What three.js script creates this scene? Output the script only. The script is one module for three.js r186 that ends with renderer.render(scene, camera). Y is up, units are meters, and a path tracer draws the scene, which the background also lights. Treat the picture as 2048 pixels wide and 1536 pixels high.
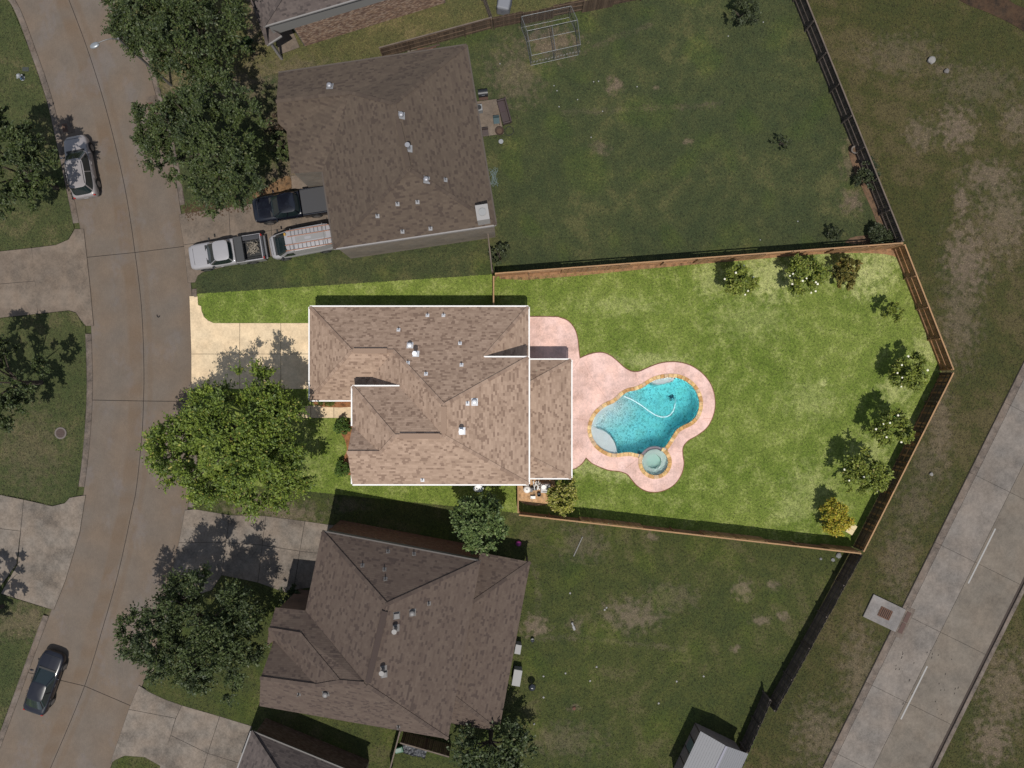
import * as THREE from 'three';
import { mergeGeometries } from 'three/addons/utils/BufferGeometryUtils.js';
import { RoundedBoxGeometry } from 'three/addons/geometries/RoundedBoxGeometry.js';
import { createNoise2D } from 'simplex-noise';

// ---------------------------------------------------------------- camera, sky, sun, exposure
const scene = new THREE.Scene();
const EYE = 58.8, FOCAL = 1530, SCALE = FOCAL / EYE;           // flying height in metres, lens in pixels of a 2048 wide frame
const camera = new THREE.PerspectiveCamera(2 * Math.atan(768 / FOCAL) * 180 / Math.PI, 4 / 3, 0.5, 2000);
camera.position.set(0, EYE, 0); camera.up.set(0, 0, -1); camera.lookAt(0, 0, 0);
const SUN = new THREE.Vector3(0.055, 1, 0.41).normalize();
{
  const w = 256, h = 128, a = new Float32Array(w * h * 4), zen = [0.24, 0.30, 0.42], hor = [0.50, 0.53, 0.56];
  for (let j = 0; j < h; j++) for (let i = 0; i < w; i++) {
    const el = ((j + 0.5) / h - 0.5) * Math.PI, t = Math.pow(Math.max(0, Math.sin(el)), 0.5), k = 4 * (j * w + i);
    for (let c = 0; c < 3; c++) a[k + c] = hor[c] + (zen[c] - hor[c]) * t;
    a[k + 3] = 1;
  }
  const sky = new THREE.DataTexture(a, w, h, THREE.RGBAFormat, THREE.FloatType);
  sky.mapping = THREE.EquirectangularReflectionMapping; sky.magFilter = THREE.LinearFilter; sky.needsUpdate = true;
  scene.background = sky; scene.environment = sky;
}
const sun = new THREE.DirectionalLight(new THREE.Color().setRGB(1, 0.955, 0.88), 4.0);
sun.position.copy(SUN).multiplyScalar(120); sun.castShadow = true; sun.shadow.mapSize.set(4096, 4096);
Object.assign(sun.shadow.camera, { left: -60, right: 60, top: 60, bottom: -60, near: 1, far: 300 });
scene.add(sun);
const renderer = new THREE.WebGLRenderer({ antialias: true });
renderer.toneMapping = THREE.LinearToneMapping; renderer.toneMappingExposure = 1.0;
renderer.shadowMap.enabled = true;

// ---------------------------------------------------------------- helpers
const V = (x, y, z) => new THREE.Vector3(x, y, z);
const rng = (s) => () => { s = (s + 0x6d2b79f5) | 0; let t = Math.imul(s ^ (s >>> 15), 1 | s); t = (t + Math.imul(t ^ (t >>> 7), 61 | t)) ^ t; return ((t ^ (t >>> 14)) >>> 0) / 4294967296; };
const R0 = rng(11), rr = (r, a, b) => a + (b - a) * r();
const noise = createNoise2D(rng(5)), noiseB = createNoise2D(rng(77));
const clamp = (x, a = 0, b = 1) => Math.min(b, Math.max(a, x)), mix = (a, b, t) => a + (b - a) * t;
const step = (a, b, x) => { const t = clamp((x - a) / (b - a)); return t * t * (3 - 2 * t); };
const mix3 = (a, b, t) => [mix(a[0], b[0], t), mix(a[1], b[1], t), mix(a[2], b[2], t)];
// surveyed plan position (in the photograph's plan grid, 26 units to the metre on the ground) of a point at height h
const P = (x, y, h = 0) => V((x - 1024) / SCALE * (1 - h / EYE), h, (y - 768) / SCALE * (1 - h / EYE));
const Q = (pts, h = 0) => pts.map(([x, y]) => { const p = P(x, y, h); return [p.x, p.z]; });
const lin = (r, g, b) => new THREE.Color().setRGB(r, g, b);
const mat = (c, roughness = 0.9, o = {}) => new THREE.MeshStandardMaterial({ color: Array.isArray(c) ? lin(...c) : c, roughness, side: THREE.DoubleSide, ...o });
const phys = (c, roughness, o = {}) => new THREE.MeshPhysicalMaterial({ color: lin(...c), roughness, ...o });
const VC = (roughness = 0.95, o = {}) => new THREE.MeshStandardMaterial({ vertexColors: true, roughness, side: THREE.DoubleSide, ...o });
const taken = new Map();
const numbered = (n) => { const k = taken.get(n) ?? 0; taken.set(n, k + 1); return k ? n + '_' + String(k).padStart(3, '0') : n; };
const lit = (o) => { o.castShadow = o.receiveShadow = true; return o; };
function meta(o, label, category, group) { o.userData.label = label; o.userData.category = category; if (group) o.userData.group = group; return o; }
function thing(name, label, category, pos = V(0, 0, 0), turn = 0, group) {
  const o = new THREE.Group(); o.name = numbered(name); o.position.copy(pos); o.rotation.y = turn; scene.add(o);
  return meta(o, label, category, group);
}
function part(name, geo, m, parent) { const o = lit(new THREE.Mesh(geo, m)); o.name = name; parent.add(o); return o; }
const SUB = new THREE.Vector3();
function single(name, geo, m, label, category, group) {       // a thing that is one mesh; its origin goes to its base
  geo.computeBoundingBox(); const b = geo.boundingBox; SUB.set((b.min.x + b.max.x) / 2, b.min.y, (b.min.z + b.max.z) / 2);
  geo.translate(-SUB.x, -SUB.y, -SUB.z);
  const o = lit(new THREE.Mesh(geo, m)); o.name = numbered(name); o.position.copy(SUB); scene.add(o);
  return meta(o, label, category, group);
}
function struct(name, geo, m, label, category) {
  const o = lit(new THREE.Mesh(geo, m)); o.name = numbered(name); scene.add(o); o.userData.kind = 'structure';
  return label ? meta(o, label, category) : o;
}
function structGroup(name, label, category) { const o = new THREE.Group(); o.name = numbered(name); o.userData.kind = 'structure'; scene.add(o); return meta(o, label, category); }
function settle(g, x, z) { g.position.set(x, 0, z); for (const c of g.children) { c.position.x -= x; c.position.z -= z; } }
const stuff = (o) => { o.userData.kind = 'stuff'; return o; };
const box = (w, h, d, x = 0, y = 0, z = 0) => new THREE.BoxGeometry(w, h, d).translate(x, y, z);
const rbox = (w, h, d, r, x = 0, y = 0, z = 0) => new RoundedBoxGeometry(w, h, d, 3, r).translate(x, y, z);
const cyl = (r0, r1, h, x = 0, y = 0, z = 0, n = 16) => new THREE.CylinderGeometry(r0, r1, h, n).translate(x, y, z);
function clean(list) { return list.map((g) => { g = g.index ? g.toNonIndexed() : g; for (const k of Object.keys(g.attributes)) if (!['position', 'normal', 'uv'].includes(k)) g.deleteAttribute(k); return g; }); }
const join = (list) => mergeGeometries(clean(list));
function bar(a, b, w, h, up = V(0, 1, 0)) {                     // a square bar from a to b
  const d = b.clone().sub(a), L = d.length(), x = d.normalize(), z = x.clone().cross(up).normalize(), y = z.clone().cross(x);
  return box(L, h, w).applyMatrix4(new THREE.Matrix4().makeBasis(x, y, z).setPosition(a.clone().add(b).multiplyScalar(0.5)));
}
function rod(a, b, r0, r1 = r0, n = 8) {
  const d = b.clone().sub(a), L = d.length();
  return new THREE.CylinderGeometry(r1, r0, L, n, 1).applyQuaternion(new THREE.Quaternion().setFromUnitVectors(V(0, 1, 0), d.normalize())).translate((a.x + b.x) / 2, (a.y + b.y) / 2, (a.z + b.z) / 2);
}
const tube = (pts, r, seg = 40, n = 8, closed = false) => new THREE.TubeGeometry(new THREE.CatmullRomCurve3(pts, closed), seg, r, n, closed);
function smooth(pts, n = 6, closed = true) {                    // rounded outline through surveyed corners
  const c = new THREE.CatmullRomCurve3(pts.map(([x, z]) => V(x, 0, z)), closed, 'centripetal');
  return c.getPoints(pts.length * n).slice(0, closed ? -1 : undefined).map((p) => [p.x, p.z]);
}
const shapeOf = (pts, holes = []) => { const s = new THREE.Shape(pts.map(([x, z]) => new THREE.Vector2(x, -z))); for (const h of holes) s.holes.push(new THREE.Path(h.map(([x, z]) => new THREE.Vector2(x, -z)))); return s; };
const sheet = (pts, y, holes) => new THREE.ShapeGeometry(shapeOf(pts, holes)).rotateX(-Math.PI / 2).translate(0, y, 0);
const slab = (pts, y0, y1, holes, bevel = 0) => new THREE.ExtrudeGeometry(shapeOf(pts, holes), { depth: y1 - y0 - bevel, bevelEnabled: bevel > 0, bevelThickness: bevel, bevelSize: bevel, bevelOffset: -bevel, bevelSegments: 2 }).rotateX(-Math.PI / 2).translate(0, y0, 0);
function inside(x, z, p) { let c = false; for (let i = 0, j = p.length - 1; i < p.length; j = i++) if ((p[i][1] > z) !== (p[j][1] > z) && x < (p[j][0] - p[i][0]) * (z - p[i][1]) / (p[j][1] - p[i][1]) + p[i][0]) c = !c; return c; }
function edgeDistance(x, z, p, closed = true) {
  let best = 1e9;
  for (let i = closed ? 0 : 1; i < p.length; i++) {
    const a = p[(i + p.length - 1) % p.length], b = p[i], dx = b[0] - a[0], dz = b[1] - a[1], t = clamp(((x - a[0]) * dx + (z - a[1]) * dz) / (dx * dx + dz * dz + 1e-12));
    best = Math.min(best, Math.hypot(x - a[0] - t * dx, z - a[1] - t * dz));
  }
  return best;
}
const inset = (pts, d) => {                                       // moves each corner inward (positive d) by d
  const n = pts.length; let A = 0; for (let i = 0; i < n; i++) { const a = pts[i], b = pts[(i + 1) % n]; A += a[0] * b[1] - b[0] * a[1]; }
  const s = Math.sign(A);
  return pts.map((p, i) => {
    const a = pts[(i + n - 1) % n], b = pts[(i + 1) % n];
    const u = [p[0] - a[0], p[1] - a[1]], v = [b[0] - p[0], b[1] - p[1]], lu = Math.hypot(...u) || 1, lv = Math.hypot(...v) || 1;
    const n1 = [-u[1] / lu * s, u[0] / lu * s], n2 = [-v[1] / lv * s, v[0] / lv * s], m = [n1[0] + n2[0], n1[1] + n2[1]], k = Math.max(0.35, 1 + n1[0] * n2[0] + n1[1] * n2[1]);
    return [p[0] + m[0] / k * d, p[1] + m[1] / k * d];
  });
};
const srgb = (x) => 255 * (x <= 0.0031308 ? 12.92 * x : 1.055 * Math.pow(x, 1 / 2.4) - 0.055);
function colourTexture(w, h, x0, x1, z0, z1, fn, wrap = THREE.MirroredRepeatWrapping) {
  const a = new Uint8Array(w * h * 4);
  for (let j = 0; j < h; j++) for (let i = 0; i < w; i++) {
    const c = fn(x0 + (x1 - x0) * (i + 0.5) / w, z0 + (z1 - z0) * (j + 0.5) / h, i, j), k = 4 * (j * w + i);
    a[k] = srgb(clamp(c[0])); a[k + 1] = srgb(clamp(c[1])); a[k + 2] = srgb(clamp(c[2])); a[k + 3] = 255;
  }
  const t = new THREE.DataTexture(a, w, h); t.colorSpace = THREE.SRGBColorSpace; t.wrapS = t.wrapT = wrap; t.magFilter = THREE.LinearFilter; t.minFilter = THREE.LinearMipmapLinearFilter; t.generateMipmaps = true; t.needsUpdate = true;
  return t;
}
function planUV(geo, x0, x1, z0, z1) {
  const p = geo.attributes.position, u = new Float32Array(p.count * 2);
  for (let i = 0; i < p.count; i++) { u[2 * i] = (p.getX(i) - x0) / (x1 - x0); u[2 * i + 1] = (p.getZ(i) - z0) / (z1 - z0); }
  geo.setAttribute('uv', new THREE.BufferAttribute(u, 2)); return geo;
}
function heightTexture(n, fn, metres) {
  const a = new Uint8Array(n * n * 4);
  for (let j = 0; j < n; j++) for (let i = 0; i < n; i++) { const v = 255 * clamp(fn(i / n, j / n, i, j)), k = 4 * (j * n + i); a[k] = a[k + 1] = a[k + 2] = v; a[k + 3] = 255; }
  const t = new THREE.DataTexture(a, n, n); t.wrapS = t.wrapT = THREE.RepeatWrapping; t.magFilter = THREE.LinearFilter; t.repeat.set(1 / metres, 1 / metres); t.needsUpdate = true; return t;
}
// noise that tiles: value noise on a wrapped lattice
function tiled(n, seed) { const r = rng(seed), g = Array.from({ length: n * n }, () => r()); return (u, v) => { const x = u * n, y = v * n, i = Math.floor(x), j = Math.floor(y), a = step(0, 1, x - i), b = step(0, 1, y - j), q = (p, s) => g[(((s % n) + n) % n) * n + (((p % n) + n) % n)]; return mix(mix(q(i, j), q(i + 1, j), a), mix(q(i, j + 1), q(i + 1, j + 1), a), b); }; }
function grainTexture(metres, seed, amount, n = 512, bands = [[4, 0.35], [11, 0.3], [37, 0.25], [128, 0.3]]) {           // neutral tiling grain, about 1, to be multiplied with a colour
  const f = bands.map(([k, w], i) => [tiled(k, seed + i), w]), r = rng(seed + 9), tint = tiled(7, seed + 20);
  const t = colourTexture(n, n, 0, 1, 0, 1, (u, v) => { let s = 0; for (const [q, w] of f) s += w * (q(u, v) - 0.5); s = 0.72 * (1 + amount * (s * 1.6 + 0.35 * (r() - 0.5))); const k = (tint(u, v) - 0.5) * 0.10 * amount; return [s * (1 + k), s, s * (1 - k)]; }, THREE.RepeatWrapping);
  t.repeat.set(1 / metres, 1 / metres); return t;
}
const grained = (c, seed, amount = 1, rough = 0.9, metres = 3.1, o = {}) => mat(c.map((x) => x / 0.72), rough, { map: grainTexture(metres, seed, amount), ...o });
const pick = (r, list) => list[Math.floor(r() * list.length)];
// ---------------------------------------------------------------- plan of the ground
const streetLeft = Q([[-4, -60], [8, -20], [30, 0], [75, 110], [105, 200], [121, 267], [151, 410], [164, 480], [176, 565], [183, 683], [185, 785], [179, 886], [169, 971], [153, 1066], [124, 1165], [103, 1219], [75, 1293], [37, 1397], [0, 1496], [-30, 1570]]);
const streetMid = Q([[112, -60], [130, -20], [138, 0], [173, 93], [207, 200], [233, 300], [253, 393], [270, 505], [283, 615], [288, 751], [287, 802], [284, 869], [271, 988], [265, 1016], [236, 1148], [203, 1264], [170, 1370], [101, 1536], [86, 1570]]);
const streetRight = Q([[190, -60], [215, -20], [225, 0], [277, 100], [297, 140], [312, 190], [345, 320], [363, 430], [374, 493], [384, 592], [389, 700], [389, 800], [384, 930], [374, 1030], [364, 1099], [335, 1210], [286, 1368], [262, 1420], [221, 1536], [208, 1570]]);
const along = (line, z) => { for (let i = 1; i < line.length; i++) if (z <= line[i][1]) { const a = line[i - 1], b = line[i]; return mix(a[0], b[0], (z - a[1]) / (b[1] - a[1])); } return line[line.length - 1][0]; };
const sL = smooth(streetLeft, 6, false), sM = smooth(streetMid, 6, false), sR = smooth(streetRight, 6, false);
const CURB = 0.42;

const lotPoly = Q([[392, 588], [985, 549], [1788, 495], [1882, 743], [1703, 1096], [1037, 1026], [388, 959]]);
const northPoly = Q([[190, -120], [238, 0], [289, 100], [310, 140], [325, 190], [356, 320], [375, 430], [386, 493], [393, 588], [985, 549], [1788, 495], [1596, -20], [1560, -120]]);
const secondYard = Q([[230, -120], [238, 0], [310, 140], [325, 190], [545, 150], [760, 118], [985, 52], [1040, 36], [1200, 2], [1300, -120]]);
const southPoly = Q([[388, 959], [1037, 1026], [1703, 1096], [1543, 1395], [1480, 1560], [1440, 1660], [200, 1660], [232, 1536], [272, 1420], [297, 1368], [346, 1210], [375, 1099], [385, 1030]]);
const leftA = Q([[-160, -120], [-40, -120], [-4, -20], [18, 0], [63, 110], [93, 200], [109, 267], [139, 410], [149, 456], [138, 478], [112, 489], [0, 502], [-160, 520]]);
const leftB = Q([[-160, 655], [0, 637], [138, 622], [152, 626], [160, 640], [164, 648], [171, 650], [172, 700], [174, 785], [168, 886], [158, 965], [153, 988], [138, 994], [128, 1005], [105, 1011], [60, 997], [0, 988], [-160, 980]]);
const leftC = Q([[-160, 1170], [0, 1188], [92, 1216], [64, 1290], [26, 1394], [-12, 1493], [-60, 1620], [-160, 1620]]);
const lawnBeds = [lotPoly, northPoly, southPoly, leftA, leftB, leftC];

// bare and dry patches seen in the yards: plan position, half sizes, strength
const bare = [[1228, 172, 12, 12, 1], [1200, 298, 14, 10, .6], [1376, 284, 9, 5, .7], [1310, 177, 5, 4, .8], [1102, 85, 42, 26, .9], [1030, 150, 40, 45, .55], [1703, 402, 16, 17, .9], [1700, 320, 14, 30, .7],
  [1915, 255, 30, 32, .9], [1838, 268, 20, 25, .7], [1980, 352, 40, 22, .8], [1935, 520, 34, 60, .9], [1920, 640, 30, 70, .6], [2010, 440, 40, 60, .7], [2030, 240, 20, 30, .7], [1925, 400, 12, 26, .9], [1890, 140, 22, 10, .6], [1800, 110, 60, 30, .45], [1960, 170, 60, 30, .45],
  [1150, 1250, 12, 12, .6], [1265, 1230, 44, 24, .8], [1340, 1195, 40, 20, .45], [1485, 1180, 14, 16, .9], [1545, 1170, 10, 8, .8], [1302, 1072, 10, 8, .8], [1165, 1085, 40, 26, .5], [1070, 1252, 20, 16, 1], [1130, 1480, 60, 24, .4], [1520, 1240, 14, 8, .8], [1565, 1232, 9, 7, .9], [1472, 1297, 8, 5, .9], [1148, 1415, 9, 5, .8],
  [585, 355, 40, 28, .9], [470, 170, 60, 30, .7], [350, 195, 22, 50, .6], [560, 240, 20, 60, .5], [600, 140, 60, 18, .5], [510, 40, 14, 60, .9], [570, 1030, 50, 22, .8], [500, 1012, 40, 18, .8], [700, 1010, 30, 10, .5],
  [60, 1240, 40, 26, .7], [100, 1340, 14, 26, .8], [60, 900, 50, 60, .45], [20, 1250, 40, 20, .6], [1800, 1120, 26, 60, .5], [1720, 1350, 30, 80, .55], [1640, 1470, 40, 50, .6], [1880, 860, 20, 80, .6], [1850, 930, 20, 40, .5], [2010, 1380, 40, 60, .7], [1985, 1480, 30, 40, .9], [1830, 1010, 30, 30, .5]]
  .map(([x, y, a, b, s]) => { const p = P(x, y); return [p.x, p.z, a / SCALE, b / SCALE, s]; });
const pale = [[1540, 550, 40, 40, .9], [1730, 545, 40, 34, 1], [1420, 560, 24, 26, .6], [1770, 520, 26, 22, .8], [1855, 700, 22, 30, .7], [1790, 780, 26, 20, .7], [1645, 764, 7, 7, 1], [1655, 530, 20, 30, .6], [1180, 935, 50, 12, .8], [1240, 950, 26, 9, .8], [1300, 720, 60, 12, .6], [1240, 610, 60, 14, .35], [1620, 800, 40, 30, .35], [1740, 905, 30, 24, .6], [1625, 980, 40, 40, .4], [1820, 850, 20, 24, .4], [1580, 1020, 26, 20, .5], [600, 900, 34, 60, .35], [1500, 640, 60, 30, .3]]
  .map(([x, y, a, b, s]) => { const p = P(x, y); return [p.x, p.z, a / SCALE, b / SCALE, s]; });
const trails = [[[1130, 224], [1200, 224], [1280, 217], [1400, 212], [1440, 206]], [[1068, 1277], [1160, 1276], [1240, 1284], [1320, 1292], [1370, 1300]], [[1063, 1125], [1074, 1160], [1077, 1200], [1070, 1235]], [[1190, 92], [1230, 75], [1300, 50]]].map((l) => smooth(Q(l), 5, false));
const patch = (list, x, z) => { let s = 0; for (const [px, pz, a, b, k] of list) { const dx = (x - px) / a, dz = (z - pz) / b, d = dx * dx + dz * dz; if (d < 4) s = Math.max(s, k * step(1.9, 0.15, Math.sqrt(d) + 0.75 * noise(x * 1.3 + px, z * 1.3) + 0.35 * noiseB(x * 4.1, z * 4.1))); } return s; };

const GX0 = -42, GX1 = 42, GZ0 = -32, GZ1 = 32;
function grassKind(x, z) { if (inside(x, z, lotPoly)) return 0; if (inside(x, z, northPoly)) return inside(x, z, secondYard) ? 2 : 1; if (inside(x, z, southPoly)) return 3; if (x < -24) return 4; return 5; }
const TONES = [  // first set is the lot; the others have the surrounding dimming put into their colour
  { a: [.088, .128, .014], b: [.158, .192, .037], c: [.34, .35, .14], d: [.26, .20, .10] },
  { a: [.028, .038, .012], b: [.049, .055, .017], c: [.070, .068, .024], d: [.105, .078, .052] },
  { a: [.055, .058, .018], b: [.090, .078, .028], c: [.120, .096, .042], d: [.105, .078, .052] },
  { a: [.030, .040, .008], b: [.053, .058, .012], c: [.070, .064, .026], d: [.112, .086, .058] },
  { a: [.034, .046, .012], b: [.056, .060, .019], c: [.086, .076, .033], d: [.100, .076, .046] },
  { a: [.032, .036, .007], b: [.052, .046, .011], c: [.068, .054, .022], d: [.108, .080, .054] }];
function grassColour(x, z) {
  const k = grassKind(x, z), T = TONES[k];
  const low = noise(x * 0.11, z * 0.11), mid = noiseB(x * 0.55 + 9, z * 0.55), fine = noise(x * 2.6, z * 2.6), tiny = noiseB(x * 7.3, z * 7.3);
  let c = mix3(T.a, T.b, clamp(0.5 + 0.32 * low + 0.34 * mid + 0.24 * fine + 0.2 * tiny));
  if (k === 0) c = mix3(c, T.c, clamp(patch(pale, x, z) * 0.8 + 0.22 * step(0.15, 0.9, mid * 0.7 + fine * 0.5)));
  else {
    const dry = k === 5 ? step(0.0, 0.75, low * 0.7 + mid * 0.5 + fine * 0.25) : step(0.2, 0.95, low * 0.6 + mid * 0.5 + fine * 0.3);
    c = mix3(c, T.c, dry * 0.8);
    let d = patch(bare, x, z);
    for (const t of trails) if (Math.abs(x - t[0][0]) < 14) { const e = edgeDistance(x, z, t, false); if (e < 0.5) d = Math.max(d, 0.5 * step(0.3, 0.02, e + 0.2 * fine + 0.1 * tiny) * (0.55 + 0.45 * mid)); }
    c = mix3(c, T.d, clamp(d));
    if (k === 1 || k === 3) c = mix3(c, [c[0] * 1.12, c[1] * 1.3, c[2] * 0.7], 0.5 * step(0.25, 0.8, noiseB(x * 0.2 + 31, z * 0.2)));
  }
  return c;
}
const grassTexture = (() => { const r = rng(3); return colourTexture(2048, 1536, GX0, GX1, GZ0, GZ1, (x, z) => { const c = grassColour(x, z), s = 0.62 + 0.76 * r() * (0.75 + 0.5 * r()); return [c[0] * s, c[1] * s, c[2] * s]; }); })();
const grassMat = mat([1, 1, 1], 1, { map: grassTexture });
const turf = (geo) => planUV(geo, GX0, GX1, GZ0, GZ1);
const zp = (pts) => Q(pts.map(([x, y]) => [1160 + x / 6.144, 730 + y / 6.144]));          // plan of the pool was drawn at a larger scale
const zd = (pts) => Q(pts.map(([x, y]) => [1020 + x / 3.491, 600 + y / 3.491]));
const poolSide = smooth(zp([[770, 1105], [700, 1090], [620, 1072], [540, 1075], [470, 1085], [390, 1085], [300, 1050], [220, 990], [165, 910], [140, 840], [135, 780], [150, 700], [190, 620], [250, 555], [330, 500], [400, 470], [460, 430], [520, 370], [590, 330], [680, 310], [760, 280], [830, 235], [920, 185], [1020, 160], [1120, 152], [1200, 160], [1290, 195], [1370, 255], [1430, 340], [1460, 440], [1455, 540], [1420, 630], [1350, 700], [1260, 745], [1190, 790], [1140, 860], [1090, 940], [1040, 1010], [985, 1062]]), 5, false);
const spaC = zp([[918, 1192]])[0], SPA = 1.0, RIM = 0.29, ring = (r, n = 48) => Array.from({ length: n }, (_, i) => [spaC[0] + r * Math.cos(i / n * 6.2832), spaC[1] + r * Math.sin(i / n * 6.2832)]);
const spaArc = (r) => { const a0 = Math.atan2(poolSide[poolSide.length - 1][1] - spaC[1], poolSide[poolSide.length - 1][0] - spaC[0]); let a1 = Math.atan2(poolSide[0][1] - spaC[1], poolSide[0][0] - spaC[0]); while (a1 > a0) a1 -= 6.2832; return Array.from({ length: 16 }, (_, i) => { const a = mix(a0, a1, i / 15); return [spaC[0] + r * Math.cos(a), spaC[1] + r * Math.sin(a)]; }); };
const poolEdge = [...poolSide, ...spaArc(SPA + 0.22).slice(1, -1)];
const DECK = 0.1, WATER = -0.07, poolOuter = inset(poolSide.concat(spaArc(SPA + 0.22).slice(1, -1)), -RIM);
const copeHole = (() => { // outline of the pool and spa together with their stone rim
  const out = poolOuter.filter((p) => Math.hypot(p[0] - spaC[0], p[1] - spaC[1]) > SPA + RIM - 0.02), first = out[0], last = out[out.length - 1];
  let a0 = Math.atan2(last[1] - spaC[1], last[0] - spaC[0]), a1 = Math.atan2(first[1] - spaC[1], first[0] - spaC[0]); while (a1 < a0) a1 += 6.2832;
  for (let i = 1; i < 30; i++) { const a = mix(a0, a1, i / 30); out.push([spaC[0] + (SPA + RIM) * Math.cos(a), spaC[1] + (SPA + RIM) * Math.sin(a)]); }
  return out;
})();
const poolHole = inset(copeHole, 0.06);
struct('ground', turf(sheet([[-900, -900], [900, -900], [900, 900], [-900, 900]], -0.06, [poolHole])), grassMat, 'wide rough grass ground with dry patches beside the road', 'ground');
struct('lawn', turf(sheet(lotPoly, 0.04, [poolHole])), grassMat, 'bright mown lawn around the house with the pool', 'lawn');
struct('lawn', turf(sheet(northPoly, 0.03)), grassMat, 'dark green lawn of the yard above the pool lot', 'lawn');
struct('lawn', turf(sheet(southPoly, 0.034)), grassMat, 'dark patchy lawn of the yard below the pool lot', 'lawn');
struct('lawn', turf(sheet(leftA, 0.03)), grassMat, 'lawn at the upper left across the street', 'lawn');
struct('lawn', turf(sheet(leftB, 0.03)), grassMat, 'lawn with a round cover between two driveways across the street', 'lawn');
struct('lawn', turf(sheet(leftC, 0.03)), grassMat, 'lawn at the lower left beside the parked dark car', 'lawn');

// grass blades: real tufts, too many to count
const keepOff = [];                                                // plan outlines where no grass grows; filled by the paved things below
function plantGrass() {
  const blade = [], nb = 5, r = rng(21);
  for (let i = 0; i < nb; i++) {
    const a = i / nb * 6.283 + r(), w = 0.016, l = 0.05 + 0.03 * r(), h = 0.03 + 0.035 * r(), cx = Math.cos(a), sx = Math.sin(a);
    blade.push(-sx * w, 0, cx * w, sx * w, 0, -cx * w, cx * l, h, sx * l);
  }
  const g = new THREE.BufferGeometry(); g.setAttribute('position', new THREE.Float32BufferAttribute(blade, 3)); g.computeVertexNormals();
  const m = mat([1, 1, 1], 0.9), zones = [['bright short grass blades of the pool lot lawn', 95], ['dark short grass blades of the yard above the lot', 60], ['dry olive grass blades of the uppermost yard', 70], ['dark uneven grass blades of the yard below the lot', 60], ['short grass blades of the lawns across the street', 70], ['coarse dry grass blades beside the road', 60]];
  const spots = zones.map(() => []), r2 = rng(22), boxes = keepOff.map((p) => [Math.min(...p.map((q) => q[0])), Math.max(...p.map((q) => q[0])), Math.min(...p.map((q) => q[1])), Math.max(...p.map((q) => q[1])), p]);
  const cell = 0.1;
  for (let x = -41; x < 41; x += cell) for (let z = -31; z < 31; z += cell) {
    const px = x + cell * r2(), pz = z + cell * r2(), u = r2();
    if (u > 0.95) continue;
    const k = grassKind(px, pz); if (u * 100 > zones[k][1]) continue;
    if (boxes.some((b) => px > b[0] && px < b[1] && pz > b[2] && pz < b[3] && inside(px, pz, b[4]))) continue;
    spots[k].push([px, pz]);
  }
  const M = new THREE.Matrix4(), q = new THREE.Quaternion(), e = new THREE.Euler(), col = new THREE.Color();
  zones.forEach(([label], k) => {
    const o = new THREE.InstancedMesh(g, m, spots[k].length); o.name = numbered('grass'); stuff(o); meta(o, label, 'grass'); o.castShadow = o.receiveShadow = true;
    spots[k].forEach(([x, z], i) => {
      const s = rr(r2, 0.7, 1.35), c = grassColour(x, z), d = patch(k ? bare : [], x, z), b = rr(r2, 0.45, 2.0);
      e.set(rr(r2, -.25, .25), r2() * 6.28, rr(r2, -.25, .25)); q.setFromEuler(e);
      M.compose(V(x, k === 5 ? -0.06 : 0.03, z), q, V(s, s * (d > 0.5 ? 0.3 : 1), s)); o.setMatrixAt(i, M); o.setColorAt(i, col.setRGB(c[0] * b, c[1] * b, c[2] * b));
    });
    scene.add(o);
  });
}

// ---------------------------------------------------------------- street, kerbs, driveways, road
const concreteMottled = (base, seed) => (x, z) => {
  const n = 0.5 * noise(x * 0.5 + seed, z * 0.5) + 0.3 * noiseB(x * 1.7, z * 1.7 + seed) + 0.25 * noise(x * 6, z * 2.2), s = 1 + 0.13 * n;
  return [base[0] * s * (1 + 0.05 * noiseB(x * 0.3, z * 0.3 + seed)), base[1] * s, base[2] * s * (1 - 0.06 * noiseB(x * 0.3, z * 0.3 + seed))];
};
const SX0 = -44, SX1 = -22, SZ0 = -33, SZ1 = 33, streetBase = concreteMottled([.122, .094, .072], 3), rS = rng(8);  // street base darkened: dimming outside the lot is put into the concrete colour
const streetTexture = colourTexture(704, 2048, SX0, SX1, SZ0, SZ1, (x, z) => {
  let c = streetBase(x, z); const m = along(sM, z), d = x - m + 0.06 * noise(x, z * 0.6);
  const rust = 0.75 * step(0.65, 0.35, Math.abs(d + 0.62)) * (0.55 + 0.45 * noise(z * 0.5, 3)) + 0.35 * step(0.3, 0.1, Math.abs(d - 0.5)) + 0.3 * step(1.2, 0.2, along(sR, z) - x);
  c = mix3(c, [.112, .074, .046], clamp(rust));
  c = mix3(c, [.135, .120, .118], 0.3 * step(0.3, 0.9, noiseB(x * 0.35 + 2, z * 0.22) + 0.25 * noise(x * 2, z * 1.3)));
  const s = 0.9 + 0.2 * rS(); return [c[0] * s, c[1] * s, c[2] * s];
});
const streetMat = mat([1, 1, 1], 0.9, { map: streetTexture });
const jointMat = mat([.018, .014, .012], 0.95);
const street = structGroup('street', 'curving concrete residential street with a dark centre joint', 'street');
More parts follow.
